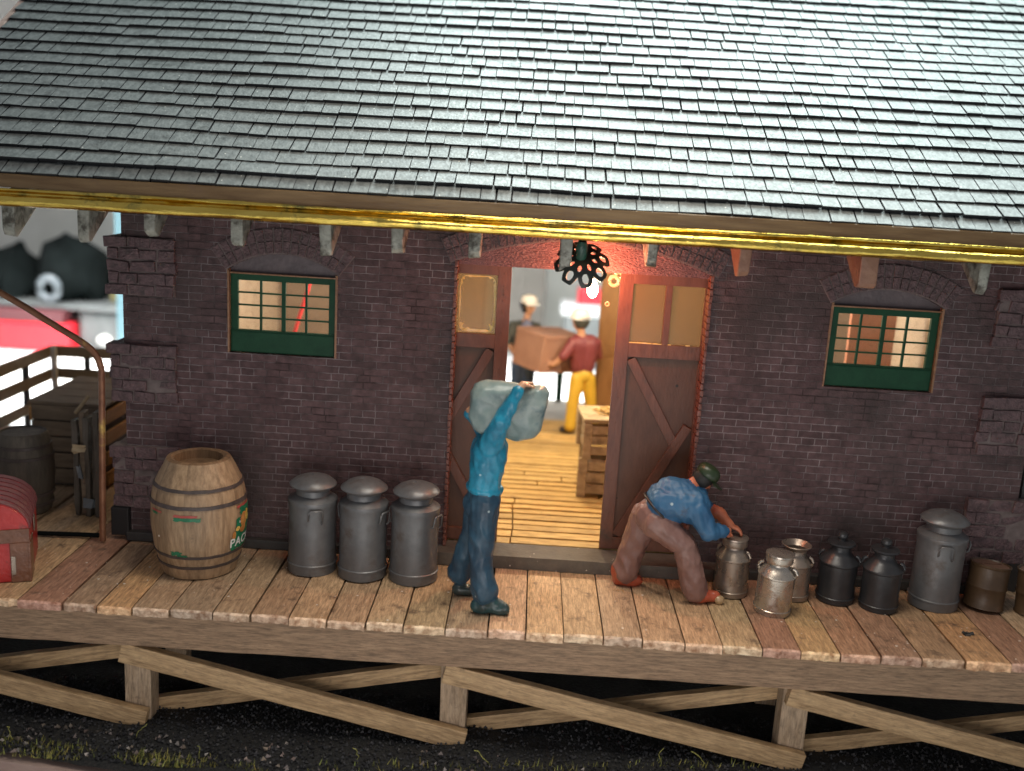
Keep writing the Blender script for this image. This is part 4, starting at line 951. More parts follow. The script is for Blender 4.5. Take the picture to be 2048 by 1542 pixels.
# sack carrier
pm = empty('person', (-.28, -.93, 0), 'person in cyan shirt and navy trousers holding a pale sack up on the shoulder', 'person')
T, J, S, K, E_ = 0, 1, 2, 3, 4
pr = [('e', (-.275, -.935, .94), (.135, .155, .11), I3, J), ('e', (-.330, -.93, .86), (.105, .145, .12), I3, J), ('c', (-.262, -1.00, .92), (-.275, -1.03, .50), .122, .100, J), ('c', (-.275, -1.03, .50), (-.232, -1.045, .21), .094, .108, J),
      ('c', (-.228, -1.045, .21), (-.222, -1.045, .175), .108, .108, J),
      ('c', (-.300, -.86, .90), (-.365, -.80, .50), .112, .092, J), ('c', (-.375, -.80, .50), (-.445, -.74, .19), .086, .104, J),
      ('c', (-.27, -1.05, .054), (-.065, -1.065, .050), .060, .054, S), ('c', (-.20, -1.055, .10), (-.09, -1.06, .060), .058, .050, S), ('c', (-.45, -.74, .045), (-.31, -.735, .038), .050, .042, S),
      ('c', (-.275, -.90, 1.04), (-.250, -.90, 1.30), .128, .146, T), ('c', (-.275, -.98, 1.04), (-.246, -.98, 1.30), .124, .144, T), ('e', (-.27, -.94, 1.00), (.148, .172, .055), rot3('Y', 6), T),
      ('c', (-.245, -1.05, 1.36), (-.165, -1.165, 1.60), .095, .072, T), ('c', (-.165, -1.165, 1.60), (-.055, -1.150, 1.83), .070, .046, T),
      ('c', (-.27, -.82, 1.38), (-.36, -.80, 1.50), .085, .065, T), ('c', (-.36, -.80, 1.50), (-.42, -.86, 1.56), .060, .046, T),
      ('c', (-.25, -.86, 1.42), (-.235, -.80, 1.55), .055, .05, K), ('c', (-.055, -1.150, 1.83), (-.03, -1.130, 1.875), .032, .028, K), ('c', (-.42, -.86, 1.56), (-.42, -.88, 1.60), .032, .028, K)]
pr += head((-.19, -.735, 1.66), (1, .15, .05), (-.1, .1, 1), K, E_)
pr += hand((-.035, -1.130, 1.875), (.45, .85, .05), (-.1, 0, 1), K, 35, 1.0, 1)
pr += hand((-.405, -.86, 1.60), (.1, -.4, .9), (-1, 0, 0), K, 30, .95, -1)
figure(pr, [M['shirt_cyan'], M['jeans'], M['shoe_teal'], M['skin'], M['hair_black']], pm, fold=.010)
q = MB(); rm_ = Matrix.Translation((-.205, -.738, 1.685)); q.lathe([(.086, -.05), (.101, 0), (.104, .04), (.09, .085), (.05, .112), (0, .118)], 28, mtx=rm_, cap=False); q.build('hair', M['hair_black'], pm, smooth=60)
# sack
sk = MB(); n = 44; vs = []
a_x, a_z, th_ = .292, .222, .125
for i in range(n+1):
    ph = -math.pi/2+math.pi*i/n
    for k in range(n*2):
        t = 2*math.pi*k/(n*2); c_, s_ = math.cos(t), math.sin(t); cp = math.cos(ph)
        pw = .46; rx = math.copysign(abs(c_)**pw, c_)*a_x*(max(cp, 0)**.40); rz = math.copysign(abs(s_)**pw, s_)*a_z*(max(cp, 0)**.40)
        vs.append(Vector((rx, th_*math.sin(ph), rz)))
m4 = rotm('Y', 4)
out = []
for v_ in vs:
    v_ = Vector((v_.x*(1+.10*v_.z/.25*(1 if v_.x > 0 else .0)), v_.y, v_.z*(1+.10*(v_.x/.3)-.03)))
    v_ += mnoise.noise_vector(v_*6)*.036+mnoise.noise_vector(v_*15)*.012+mnoise.noise_vector(v_*40)*.003; out.append(m4 @ v_)
sk.add(out, [(i*2*n+k, i*2*n+(k+1) % (2*n), (i+1)*2*n+(k+1) % (2*n), (i+1)*2*n+k) for i in range(n) for k in range(2*n)])
o = sk.build('sack', M['sack'], smooth=60, loc=(-.135, -.99, 1.640)); tag(o, 'pale grey-teal sack carried on the shoulder of the man in the cyan shirt', 'sack')

# kneeling man
pk = empty('person', (1.25, -.45, 0), 'person in blue jacket and green cap crouching over a tin milk can', 'person')
pr = [('e', (1.115, -.47, .69), (.140, .155, .140), rot3('Y', 35), J), ('c', (1.15, -.55, .65), (1.385, -.60, .50), .132, .100, J), ('c', (1.385, -.60, .50), (1.50, -.585, .14), .098, .108, J),
      ('c', (1.505, -.585, .12), (1.51, -.585, .10), .108, .104, J),
      ('c', (1.08, -.40, .66), (1.000, -.36, .38), .130, .110, J), ('c', (1.000, -.36, .38), (.945, -.33, .13), .108, .116, J),
      ('c', (1.52, -.60, .055), (1.68, -.575, .048), .060, .052, S), ('c', (.93, -.34, .055), (1.06, -.33, .045), .062, .048, S), ('c', (.905, -.34, .12), (.91, -.34, .06), .085, .07, S),
      ('c', (1.20, -.43, .83), (1.42, -.43, .84), .145, .160, T), ('c', (1.20, -.53, .82), (1.42, -.53, .82), .140, .155, T), ('c', (1.25, -.47, .89), (1.36, -.47, .88), .140, .140, T),
      ('c', (1.46, -.60, .80), (1.56, -.63, .64), .105, .080, T), ('c', (1.56, -.63, .63), (1.70, -.56, .625), .076, .058, T),
      ('c', (1.46, -.33, .82), (1.60, -.28, .73), .088, .062, T), ('c', (1.60, -.28, .72), (1.71, -.32, .69), .056, .052, K), ('c', (1.71, -.32, .69), (1.785, -.36, .615), .050, .040, K),
      ('c', (1.70, -.56, .62), (1.745, -.50, .605), .034, .030, K),
      ('c', (1.41, -.46, .94), (1.47, -.44, 1.00), .062, .055, K)]
pr += head((1.515, -.43, 1.02), (.75, .12, -.62), (.62, 0, .75), K, E_, .86)
pr += hand((1.785, -.365, .61), (.80, .0, -.30), (.3, 0, .9), K, 38, 1.0, -1)
pr += hand((1.735, -.50, .600), (.55, .75, -.40), (.2, 0, 1), K, 55, .8, 1)
figure(pr, [M['shirt_blue'], M['trouser_brown'], M['shoe_red'], M['skin_orange'], M['hair_black']], pk, fold=.011)
cap(pk, Vector((1.540, -.43, 1.055)), (.55, 0, .83), (.83, .1, -.55), M['cap_green'], .92, .085)
q = MB(); q.lathe([(.05, -.07), (.082, -.03), (.092, .02), (.088, .05)], 24, mtx=Matrix.Translation((1.505, -.425, 1.02)) @ rot3('Y', 38).to_4x4(), cap=False)
q.build('hair', M['hair_black'], pk, smooth=60)
q = MB(); mt = Matrix.Translation((1.155, -.47, .765)) @ rot3('Y', 42).to_4x4()
q.tube([mt @ Vector((.150*math.cos(R(a_)), .178*math.sin(R(a_)), 0)) for a_ in range(0, 360, 12)], .012, 6, closed=True); q.build('belt', M['shoe_black'], pk, smooth=60)

# two men with box inside / at the rear doorway
def carrier_b():
    p = empty('person', (.70, 4.12, .12), 'person in maroon shirt, yellow trousers and white cap, back turned, carrying the brown box', 'person')
    z = .12
    pr = [('e', (.71, 4.12, .86), (.125, .12, .11), I3, J), ('c', (.655, 4.10, .82), (.615, 4.08, .48), .095, .075, J), ('c', (.615, 4.08, .48), (.605, 4.06, .22), .072, .068, J),
          ('c', (.78, 4.14, .82), (.84, 4.18, .48), .095, .075, J), ('c', (.84, 4.18, .48), (.90, 4.24, .22), .072, .068, J),
          ('c', (.62, 4.08, .165), (.51, 4.10, .160), .048, .040, S), ('c', (.92, 4.26, .165), (.82, 4.30, .16), .048, .04, S),
          ('c', (.665, 4.12, .97), (.635, 4.10, 1.24), .112, .118, T), ('c', (.745, 4.13, .97), (.775, 4.13, 1.24), .108, .118, T), ('c', (.62, 4.10, 1.28), (.79, 4.13, 1.28), .085, .085, T),
          ('c', (.58, 4.06, 1.26), (.46, 4.0, 1.10), .082, .062, T), ('c', (.46, 4.0, 1.10), (.34, 4.02, .98), .042, .032, K),
          ('c', (.85, 4.14, 1.27), (.90, 4.25, 1.08), .064, .05, T), ('c', (.90, 4.25, 1.08), (.72, 4.42, 1.0), .042, .032, K),
          ('c', (.67, 4.10, 1.32), (.65, 4.10, 1.42), .052, .05, K)]
    pr += head((.635, 4.10, 1.525), (-.8, .55, 0), (0, 0, 1), K, E_, .95)+hand((.34, 4.02, .98), (-.8, .25, -.2), (0, -1, -.2), K, 35, .95, 1)+hand((.72, 4.42, 1.0), (-.7, .1, -.3), (.5, .5, 0), K, 35, .95, 1)
    figure(pr, [M['maroon'], M['yellow'], M['shoe_black'], M['skin'], M['hair_black']], p, voxel=.011)
    cap(p, Vector((.637, 4.11, 1.575)), (0, 0, 1), (-.8, .55, 0), M['cap_white'], 1.0, .06, style='hat'); p.scale = (1.04, 1.04, 1.04)
    q = MB(); q.lathe([(.06, -.085), (.088, -.05), (.098, .0), (.096, .04)], 24, mtx=Matrix.Translation((.655, 4.085, 1.535)), cap=False); q.build('hair', M['olive'], p, smooth=60)
carrier_b()
def carrier_a():
    p = empty('person', (-.05, 4.80, .03), 'person in dark jacket over blue shirt with white cap, facing out, carrying the brown box', 'person')
    pr = [('e', (-.05, 4.80, .88), (.13, .12, .12), I3, J), ('c', (-.12, 4.80, .84), (-.13, 4.80, .45), .095, .075, J), ('c', (-.13, 4.80, .45), (-.13, 4.80, .13), .072, .062, J),
          ('c', (.02, 4.80, .84), (.03, 4.80, .45), .095, .075, J), ('c', (.03, 4.80, .45), (.03, 4.80, .13), .072, .062, J), ('c', (-.13, 4.79, .08), (-.12, 4.68, .07), .05, .042, S), ('c', (.03, 4.79, .08), (.05, 4.68, .07), .05, .042, S),
          ('c', (-.10, 4.80, 1.0), (-.13, 4.80, 1.32), .115, .115, T), ('c', (.0, 4.80, 1.0), (.02, 4.80, 1.32), .115, .115, T), ('e', (-.03, 4.705, 1.34), (.085, .05, .13), I3, 5),
          ('c', (-.22, 4.79, 1.36), (-.26, 4.74, 1.12), .066, .054, T), ('c', (-.26, 4.74, 1.12), (-.16, 4.62, 1.00), .044, .034, K),
          ('c', (.10, 4.79, 1.36), (.17, 4.76, 1.16), .066, .054, T), ('c', (.17, 4.76, 1.16), (.16, 4.70, 1.05), .044, .034, K), ('c', (-.05, 4.79, 1.40), (-.03, 4.78, 1.52), .054, .05, K)]
    pr += head((-.02, 4.775, 1.635), (.75, -.65, -.12), (0, 0, 1), K, E_, .95)+hand((-.16, 4.62, 1.0), (.55, -.65, -.25), (-.5, -.5, -.3), K, 35, 1, 1)+hand((.16, 4.70, 1.05), (.2, -.8, -.3), (.7, 0, -.3), K, 35, 1, -1)
    figure(pr, [M['olive'], M['denim'], M['shoe_black'], M['skin'], M['hair_black'], M['slate_blue']], p, voxel=.011)
    cap(p, Vector((-.025, 4.785, 1.685)), (0, 0, 1), (.75, -.65, 0), M['cap_white'], 1.0, .05, style='cap')
    q = MB(); q.lathe([(.06, -.09), (.088, -.05), (.100, .0), (.100, .04)], 24, mtx=Matrix.Translation((-.045, 4.800, 1.64)), cap=False); q.build('hair', M['hair_black'], p, smooth=60)
carrier_a()
bx = empty('wooden_box', (.25, 4.36, .91), 'brown wooden box carried between two white-capped men in the doorway', 'box'); bx.rotation_euler = (R(3), R(4), R(38))
hx, hy, hh = .335, .27, .47
q = MB(); q.box(-hx, hx, -hy, hy, 0, hh); o = q.build('box_body', M['crate_brown'], bx, bevel=.008); o.matrix_parent_inverse = Matrix()
q = MB()
for sgn in (1, -1):
    ya, yb = (hy, hy+.014) if sgn > 0 else (-hy-.014, -hy)
    q.box(-hx-.012, -hx+.04, ya, yb, -.002, hh+.01); q.box(hx-.04, hx+.012, ya, yb, -.002, hh+.01); q.box(-hx+.041, hx-.041, ya, yb, hh-.045, hh+.01); q.box(-hx+.041, hx-.041, ya, yb, -.002, .045)
    xa, xb = (hx, hx+.012) if sgn > 0 else (-hx-.012, -hx)
    q.box(xa, xb, -hy+.001, hy-.001, hh-.045, hh+.01); q.box(xa, xb, -hy+.001, hy-.001, -.002, .045)
    L_ = math.hypot(2*hx-.1, hh-.08)/2
    q.box(-L_, L_, ya+.002, yb-.002, -.020, .020, mtx=Matrix.Translation((0, 0, hh/2)) @ rotm('Y', -math.degrees(math.atan2(hh-.08, 2*hx-.1))))
Lt = math.hypot(hx, hy)
for sg in (1, -1): q.box(-Lt+.02, Lt-.02, -.014, .014, hh+(.0005 if sg > 0 else .003), hh+(.008 if sg > 0 else .0105), mtx=rotm('Z', sg*math.degrees(math.atan2(hy, hx))))
o = q.build('box_battens', M['crate_brown'], bx, bevel=.003); o.matrix_parent_inverse = Matrix()

# slatted crates inside the doorway
def crate(loc, rz, label, lid, hh=.41):
    c = empty('slatted_crate', loc, label, 'crate', 'stacked crates inside the doorway', rz)
    hx, hy = .33, .27; q = MB()
    for k in range(3):
        z = .035+k*(hh-.05)/3; h_ = (hh-.05)/3-.018
        for ya, yb in ((-hy, -hy+.02), (hy-.02, hy)): q.box(-hx+.02, hx-.02, ya, yb, z, z+h_, j=.003)
        for xa, xb in ((-hx, -hx+.02), (hx-.02, hx)): q.box(xa, xb, -hy+.021, hy-.021, z, z+h_, j=.003)
    o_ = q.build('crate_slats', M['crate_tan'], c, bevel=.005); o_.matrix_parent_inverse = Matrix()
    for sx in (-1, 1):
        for sy in (-1, 1):
            q = MB(); q.box(sx*hx-.045, sx*hx+.045, sy*hy-.03, sy*hy+.012, 0, hh, j=.004)
            o_ = q.build('corner_post', M['crate_tan'], c, bevel=.006); o_.matrix_parent_inverse = Matrix()
    q = MB(); q.box(-hx-.055, hx+.055, -hy-.03, hy+.02, hh, hh+.045, j=.006) if lid else q.box(-hx+.02, hx-.02, -hy+.02, hy-.02, hh-.05, hh-.02)
    o_ = q.build('crate_lid', M['crate_tan'], c, bevel=.006); o_.matrix_parent_inverse = Matrix()
crate((.985, 1.85, .12), R(-3), 'lower tan slatted crate on the floor behind the right door', False, .42)
crate((.975, 1.86, .545), R(4), 'upper tan slatted crate with straw on its lid, inside the doorway', True, .38)
q = MB()
for _ in range(70):
    x, y = max(-.15, min(.15, rnd.gauss(0, .07))), max(-.12, min(.12, rnd.gauss(0, .06))); a_ = rnd.uniform(0, 6); z = .012+rnd.uniform(0, .03); q.tube([(x, y, z), (x+.05*math.cos(a_), y+.05*math.sin(a_), z+rnd.uniform(-.005, .015)), (x+.09*math.cos(a_+.5), y+.09*math.sin(a_+.5), .01)], .008, 5)
o = q.build('straw_heap', M['straw'], loc=(.93, 1.84, .972), smooth=60); tag(o, 'small heap of yellow straw on the upper crate', 'straw')
# salmon panel seen through right window
q = MB(); q.box(.06, .56, -.02, .02, 0, 2.1); o = q.build('cardboard_sheet', M['salmon'], loc=(3.30, 2.1, .12)); o.rotation_euler = (0, 0, R(8)); tag(o, 'salmon cardboard sheet seen through the right window', 'sheet')
q = MB(); q.tube([(0, 0, 0), (.16, 0, .55), (.30, 0, 1.1)], .022, 8); o = q.build('red_cable', M['bg_red'], loc=(-2.52, 2.1, 1.50), smooth=60); tag(o, 'bright red cable seen through the left window', 'cable')

# ------------------------------------------------------------------ lamp over the door
L = empty('gooseneck_lamp', (.385, -.40, 2.91), 'lit lamp with black lace flower shade hanging from the brass gutter over the doorway', 'lamp')
q = MB(); q.lathe([(.030, .06), (.045, .03), (.047, -.02), (.046, -.08), (.036, -.10), (0, -.104)], 28, mtx=Matrix.Translation((.372, -.52, 2.865)) @ rotm('X', 20)); q.build('lamp_socket', M['lamp_green'], L, smooth=50)
ax_m = Matrix.Translation((.385, -.500, 2.790)) @ rotm('X', 50)
shd = MB(); NA, NR = 320, 70; idx = {}; vs = []; fs = []
def inside(r, a_):
    k = (a_/(math.pi/4)) % 1.0-.5                       # -.5 .. .5 within a petal
    x_ = r*k*(math.pi/4)
    lobe = math.hypot(x_, (r-.158)*.86) < .062          # petal tip
    body = r < .140+.012*math.cos(2*math.pi*k)
    neck = abs(x_) < .040 and r < .17
    if not (lobe or body or neck): return False
    if math.hypot(x_/.027, (r-.166)/.032) < 1: return False      # big tip hole
    k2 = (a_/(math.pi/4)+.5) % 1.0-.5; x2 = r*k2*(math.pi/4)
    if math.hypot(x2/.014, (r-.098)/.024) < 1: return False      # small holes between petals
    return r > .022
def spt(r, a_): return ax_m @ Vector((r*math.cos(a_), r*math.sin(a_), -.105*(r/.215)**2.2))
for j_ in range(NR):
    for i in range(NA):
        r1, r2_ = .215*j_/NR, .215*(j_+1)/NR; a1, a2 = 2*math.pi*i/NA, 2*math.pi*(i+1)/NA
        if inside((r1+r2_)/2, (a1+a2)/2+.2):
            f = []
            for (jj, ii) in ((j_, i), (j_, (i+1) % NA), (j_+1, (i+1) % NA), (j_+1, i)):
                if (jj, ii) not in idx: idx[(jj, ii)] = len(vs); vs.append(spt(.215*jj/NR, 2*math.pi*ii/NA))
                f.append(idx[(jj, ii)])
            fs.append(tuple(f))
shd.add(vs, fs); o = shd.build('lamp_shade', M['lamp_metal'], L, smooth=60)
so = o.modifiers.new('solid', 'SOLIDIFY'); so.thickness = .016; so.offset = 0
q = MB(); q.lathe([(.0, -.07), (.026, -.057), (.042, -.02), (.043, .018), (.031, .055), (.014, .08), (0, .088)], 24, mtx=Matrix.Translation((.484, -.43, 2.535)) @ rotm('X', -20)); ob = q.build('bulb', M['bulb'], L, smooth=60)
q = MB(); q.tube([(.385, -.46, 2.79), (.42, -.45, 2.70), (.465, -.44, 2.61)], .014, 8); q.build('lamp_stem', M['lamp_metal'], L, smooth=60)
q = MB()
for (dx, dz, r_) in ((0, 0, .040), (.035, .045, .028), (-.045, -.20, .016)):
    q.tube([(dx+r_*math.cos(t), 0, dz+r_*math.sin(t)) for t in [2*math.pi*i/14 for i in range(14)]], r_*.42, 6, closed=True)
o = q.build('lace_scrap', M['lace'], loc=(.700, .17, 2.545), smooth=60); tag(o, 'pale lacy scrap stuck to the top edge of the right door', 'scrap')

# ------------------------------------------------------------------ copper pipe
pts = [Vector((-5.6, -.15, 2.75)), Vector((-4.446, -.15, 2.176)), Vector((-4.034, -.15, 1.947)), Vector((-3.80, -.15, 1.815)), Vector((-3.70, -.15, 1.745)), Vector((-3.645, -.15, 1.68)), Vector((-3.618, -.15, 1.60)), Vector((-3.610, -.15, 1.50)), Vector((-3.625, -.15, .85)), Vector((-3.647, -.15, 0.02))]
sm = []
for i in range(len(pts)-1):
    p0, p1, p2, p3 = pts[max(i-1, 0)], pts[i], pts[i+1], pts[min(i+2, len(pts)-1)]
    for k in range(8):
        t = k/8; sm.append(.5*((2*p1)+(-p0+p2)*t+(2*p0-5*p1+4*p2-p3)*t*t+(-p0+3*p1-3*p2+p3)*t**3))
sm.append(pts[-1]); q = MB(); q.tube(sm, .028, 14); o = q.build('downspout', M['copper'], smooth=60); tag(o, 'bent copper downspout beside the left corner of the brick wall', 'pipe')

# ------------------------------------------------------------------ red trunk
tk = empty('trunk', (-4.30, -.80, 0), 'red round-topped trunk with slatted lid and leather corners at the far left', 'trunk'); tk.rotation_euler = (0, 0, R(22))
hx, hy = .33, .36
q = MB(); q.box(-hx, hx, -hy, hy, 0, .43); o = q.build('trunk_body', M['red'], tk, bevel=.012); o.matrix_parent_inverse = Matrix()
q = MB(); n = 18; vs = []
for yy in (-hy, hy):
    for i in range(n+1): a_ = math.pi*i/n; vs.append((hx*math.cos(a_), yy, .435+.235*math.sin(a_)))
fs = [(i, i+1, n+2+i, n+1+i) for i in range(n)]+[tuple(range(n+1)), tuple(reversed(range(n+1, 2*n+2)))]
q.add(vs, fs); o = q.build('trunk_lid', M['red'], tk, smooth=40); o.matrix_parent_inverse = Matrix()
for i in range(7):
    t = (i+.5)/7; q = MB(); a_ = math.pi*t; yy = -hy+.03+i*.105
    vs = []
    for y_ in (yy, yy+.075):
        for r_ in (1.0, 1.035):
            for k in range(13): b_ = math.pi*k/12; vs.append((hx*r_*math.cos(b_), y_, .435+.235*r_*math.sin(b_)))
    w2 = 13; fs = []
    for k in range(12): fs += [(w2+k, w2+k+1, 3*w2+k+1, 3*w2+k), (k, k+1, w2+k+1, w2+k), (2*w2+k, 3*w2+k, 3*w2+k+1, 2*w2+k+1)]
    q.add(vs, fs); o = q.build('lid_slat', M['maroon_wood'], tk); o.matrix_parent_inverse = Matrix()
q = MB(); q.box(hx-.14, hx+.008, -hy-.010, -hy-.001, .0, .33); q.box(hx-.012, hx+.010, -hy-.012, -hy+.22, .0, .33); q.box(-hx, hx+.006, -hy-.009, -hy, .33, .445)
o = q.build('leather_corner', M['leather'], tk, bevel=.006); o.matrix_parent_inverse = Matrix()
q = MB(); q.box(hx-.135, hx-.10, -hy-.014, -hy-.010, .07, .22, j=.004); o = q.build('metal_patch', M['can_tin'], tk); o.matrix_parent_inverse = Matrix()
q = MB(); q.box(hx+.004, hx+.014, -.03, .05, .30, .42); o = q.build('metal_clasp', M['can_tin'], tk, bevel=.004); o.matrix_parent_inverse = Matrix()

# ------------------------------------------------------------------ left rear goods
rb = empty('barrel', (-4.66, .52, 0), 'dark old barrel with lid standing behind the red trunk', 'barrel')
q = MB(); prof = [(.20, 0), (.22, .02), (.245, .2), (.262, .40), (.250, .58), (.228, .70), (.215, .76), (.20, .78), (.19, .765), (0, .765)]
stv = [rnd.uniform(.7, 1.3) for _ in range(12)]
q.lathe(prof, 48, cfun=lambda i, k: (stv[i//4],)*3); o = q.build('barrel_staves', M['dark_wood'], rb, smooth=35); o.matrix_parent_inverse = Matrix()
for z, r_ in ((.66, .240), (.56, .256), (.20, .25), (.10, .238)):
    q = MB(); q.lathe([(r_-.01, z-.015), (r_+.006, z-.013), (r_+.004, z+.013), (r_-.012, z+.015)], 48, cap=False); o = q.build('hoop', M['hoop'], rb, smooth=40); o.matrix_parent_inverse = Matrix()
bc = empty('slatted_crate', (-4.55, 1.75, 0), 'large slatted crate with orange-lit side slats behind the copper downspout', 'crate')
for sx in (.34, -.42):
    q = MB()
    for k in range(4): q.box(sx, sx+.03, -.5, .62, .03+k*.215, .165+k*.215)
    o = q.build('side_slats', M['orange_wood'], bc, bevel=.005); o.matrix_parent_inverse = Matrix()
q = MB(); q.box(-.38, .33, -.49, .61, .01, .80); o = q.build('crate_load', M['dark_wood'], bc); o.matrix_parent_inverse = Matrix()
q = MB()
for k in range(5): q.box(-.38, .33, -.53, -.50, .04+k*.165, .19+k*.165); q.box(-.38, .33, .62, .65, .04+k*.165, .19+k*.165)
for k in range(4): q.box(-.42, .37, -.53+k*.297, -.25+k*.297, .855, .885)
o = q.build('crate_boards', M['dim_wood'], bc, bevel=.005); o.matrix_parent_inverse = Matrix()
# upright bundle of rough boards leaning
ub = empty('board_bundle', (-4.04, .52, 0), 'upright bundle of rough dark boards beside the copper downspout', 'boards')
for k, (dx, dy, h_, rz_) in enumerate(((-.11, 0, .93, 3), (-.055, .03, 1.0, -4), (.0, -.01, .96, 2), (.06, .02, .90, -3), (.10, -.02, 1.02, 4))):
    q = MB(); n = 8; vs = []
    for i in range(n+1):
        z = h_*i/n
        for sx, sy in ((-1, -1), (1, -1), (1, 1), (-1, 1)): vs.append((dx+sx*.024+rnd.uniform(-.006, .006), dy+sy*.06+rnd.uniform(-.012, .012), z))
    fs = [(i*4+j_, i*4+(j_+1) % 4, i*4+4+(j_+1) % 4, i*4+4+j_) for i in range(n) for j_ in range(4)]+[(3, 2, 1, 0), tuple(n*4+j_ for j_ in range(4))]
    q.add(vs, fs); o = q.build('board', M['dark_wood'] if k != 1 else M['dim_wood'], ub, bevel=.006); o.matrix_parent_inverse = Matrix()
q = MB(); q.box(-.13, .0, -.085, -.07, .62, .70, j=.02); o = q.build('paper_label', M['crate_tan'], ub); o.matrix_parent_inverse = Matrix()
q = MB(); q.box(-.085, -.045, -.082, -.07, .38, .50, j=.02); o = q.build('white_scuff', M['tape'], ub); o.matrix_parent_inverse = Matrix(); q = MB(); q.box(-.04, .06, -.082, -.07, .10, .18, j=.02); o = q.build('white_scuff', M['tape'], ub); o.matrix_parent_inverse = Matrix()
q = MB(); q.tube([(-4.25, -.10, .03), (-3.72, -.06, .03)], .022, 8); o = q.build('floor_rod', M['bg_black'], smooth=60); tag(o, 'thin black rod lying on the planks between trunk and downspout', 'rod')
q = MB(); q.tube([(-4.13, .45, 1.00), (-4.02, .50, 1.16)], .018, 6); o = q.build('wood_stick', M['olive_wood']); tag(o, 'short wooden stick propped on the upright boards', 'stick')
# rail
rl = empty('railing', (-5.1, 3.3, 0), 'slatted wooden railing around the far left corner of the platform', 'railing')
q = MB()
for z0, z1 in ((.89, 1.02), (.62, .75), (.33, .45)): q.box(-5.68, -4.3, 3.30, 3.335, z0, z1)
q.build('rail', M['olive_wood'], rl, bevel=.004)
q = MB()
for z0, z1 in ((.89, 1.02), (.62, .75), (.33, .45)): q.box(-5.72, -5.685, -.2, 3.335, z0, z1)
q.build('rail', M['olive_wood'], rl, bevel=.004)
for x, y, h_, m in ((-5.66, 3.25, 1.03, 'white_paint'), (-5.30, 3.34, .98, 'dark'), (-4.98, 3.34, .98, 'dark'), (-4.5, 3.34, .98, 'dark'), (-5.73, 2.7, .98, 'dark'), (-5.73, 1.8, .98, 'dark'), (-5.73, .9, .98, 'dark')):
    q = MB(); q.box(x-.03, x+.03, y-.03, y+.03, 0, h_); q.build('rail_post', M[m], rl, bevel=.004)
# right end: post / wall fragment beyond drum
q = MB(); q.box(-.05, .05, -.05, .05, 0, 1.9, j=.01); o = q.build('corner_post', M['dark'], loc=(4.44, .12, 0)); tag(o, 'dark upright post beyond the brown drums at the right edge', 'post')

# ------------------------------------------------------------------ blurred workshop objects behind
def bgbox(name, x0, x1, y0, y1, z0, z1, m, label, cat, bev=.03, rz=0):
    q = MB(); q.box(x0, x1, y0, y1, z0, z1); o_ = q.build(name, M[m], bevel=bev); tag(o_, label, cat); return o_
bgbox('white_sheet', -14, 9, 7.2, 13.15, -1.243, -1.235, 'paper', 'brightly lit white paper sheet on the bench behind the building', 'paper', 0)
bgbox('red_box', -13.6, -10.15, 13.25, 14, -1.244, -.60, 'bg_red', 'bright red plastic box on the bench at the far left', 'box', .06)
bgbox('maroon_box', -13.6, -10.3, 13.3, 14.2, -.598, -.32, 'bg_maroon', 'dark maroon box lying on the bright red one', 'box')
bgbox('workbench_shelf', -16, -8.8, 13.5, 17.5, -.31, -.20, 'bg_grey', 'grey shelf edge behind the downspout holding a black bag', 'shelf')
bgbox('grey_tin', -10.1, -8.2, 13.6, 14.6, -1.244, -.32, 'bg_grey', 'dull grey metal tin beside the bright red box', 'tin', .1)
q = MB(); q.lathe([(.0, -.13), (.11, -.08), (.16, 0), (.11, .08), (0, .13)], 20); o = q.build('white_ball', M['white_paint'], loc=(-9.25, 13.0, -.84), smooth=60); tag(o, 'small white glossy ball in front of the grey tin', 'ball')  # highlight on the tin modelled as an added white blob
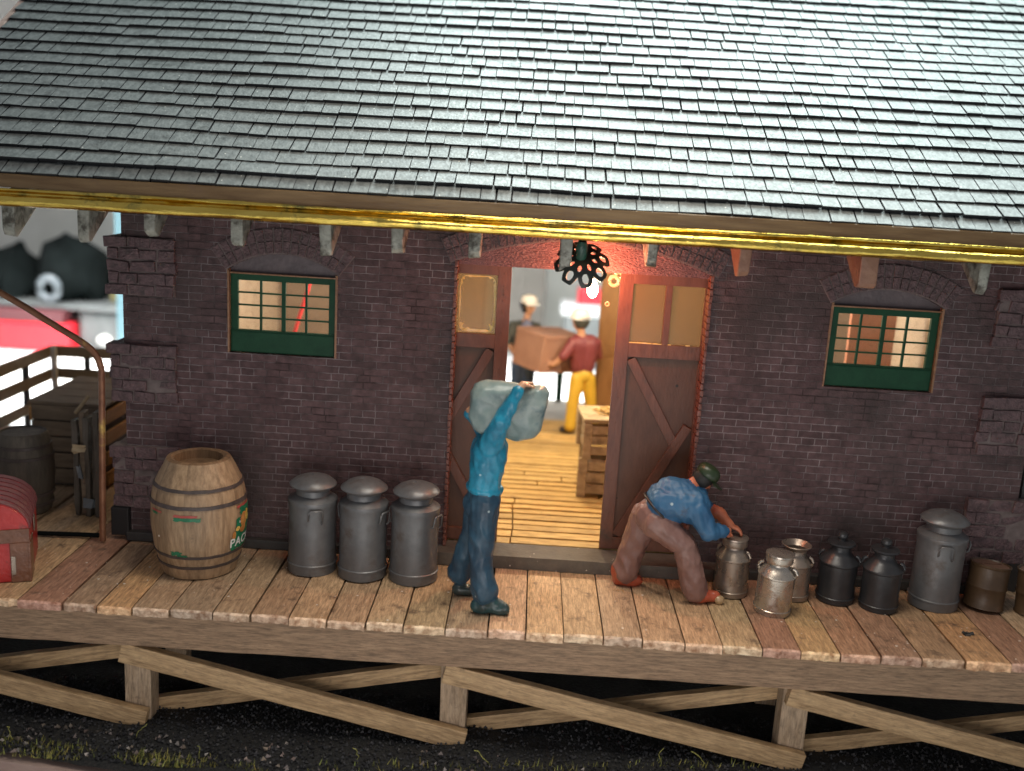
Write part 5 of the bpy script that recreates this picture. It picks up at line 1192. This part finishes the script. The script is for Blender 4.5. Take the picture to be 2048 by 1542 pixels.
q = MB(); q.lathe([(.0, 0), (.72, 0), (.82, .35), (.75, .85), (.6, 1.15), (.32, 1.38), (0, 1.45)], 40); o = q.build('black_bag', M['bg_black'], loc=(-10.65, 14.7, -.19), smooth=60); roughen(o, .30, 2.6, 2); tag(o, 'lumpy black bag on the shelf behind the left of the building', 'bag')
q = MB(); q.lathe([(.0, 0), (.7, 0), (.8, .35), (.65, .75), (.35, 1.0), (0, 1.1)], 40); o = q.build('black_pouch', M['bg_black'], loc=(-12.1, 14.6, -.19), smooth=60); roughen(o, .28, 2.6, 5); tag(o, 'second lower black lump on the shelf, cut by the frame edge', 'pouch')
q = MB(); q.tube([(.20*math.cos(t), 0, .235*math.sin(t)) for t in [2*math.pi*i/24 for i in range(24)]], .095, 12, closed=True); o = q.build('tape_roll', M['tape'], loc=(-10.72, 13.6, .13), smooth=60); tag(o, 'white ring-shaped tape roll standing on the grey shelf', 'tape roll')
bgbox('olive_box', -9.7, -8.9, 14.4, 15, -.199, .12, 'bg_olive', 'low olive box at the right end of the grey shelf', 'box')
bgbox('pale_blue_board', -7.72, -7.2, 10, 10.1, -1.23, 3.2, 'bg_blue', 'pale blue upright board at the left corner of the building', 'board')
bgbox('orange_red_box', 1.10, 1.75, 15, 15.6, .30, .66, 'bg_red', 'orange-red box seen through the top of the doorway', 'box')
bgbox('white_tray', .72, 1.80, 14.95, 15.8, .02, .296, 'paper', 'white tray under the orange-red box', 'tray')
bgbox('dark_case', .80, 1.80, 15.0, 15.9, -.55, .016, 'bg_grey', 'dark grey case under the white tray', 'case')
bgbox('storage_box', .75, 1.85, 15.0, 16.0, -1.244, -.556, 'tape', 'pale blue-grey storage box at the bottom of the stack beyond the doorway', 'storage box')
bgbox('grey_cabinet', -2.4, .35, 16.5, 17.5, -1.244, 1.2, 'bg_taupe', 'blurred grey cabinet beyond the doorway', 'cabinet')
q = MB(); q.box(-.05, .05, -.03, .03, 0, .62); o = q.build('thin_post', M['green'], loc=(.50, 6.25, .03)); tag(o, 'thin dark green post at the rear platform edge', 'post')

# render settings
sc.cycles.use_denoising = True
sc.cycles.max_bounces = 8; sc.cycles.transparent_max_bounces = 12
sc.cycles.sample_clamp_indirect = 4
sc.cycles.caustics_reflective = False; sc.cycles.caustics_refractive = False
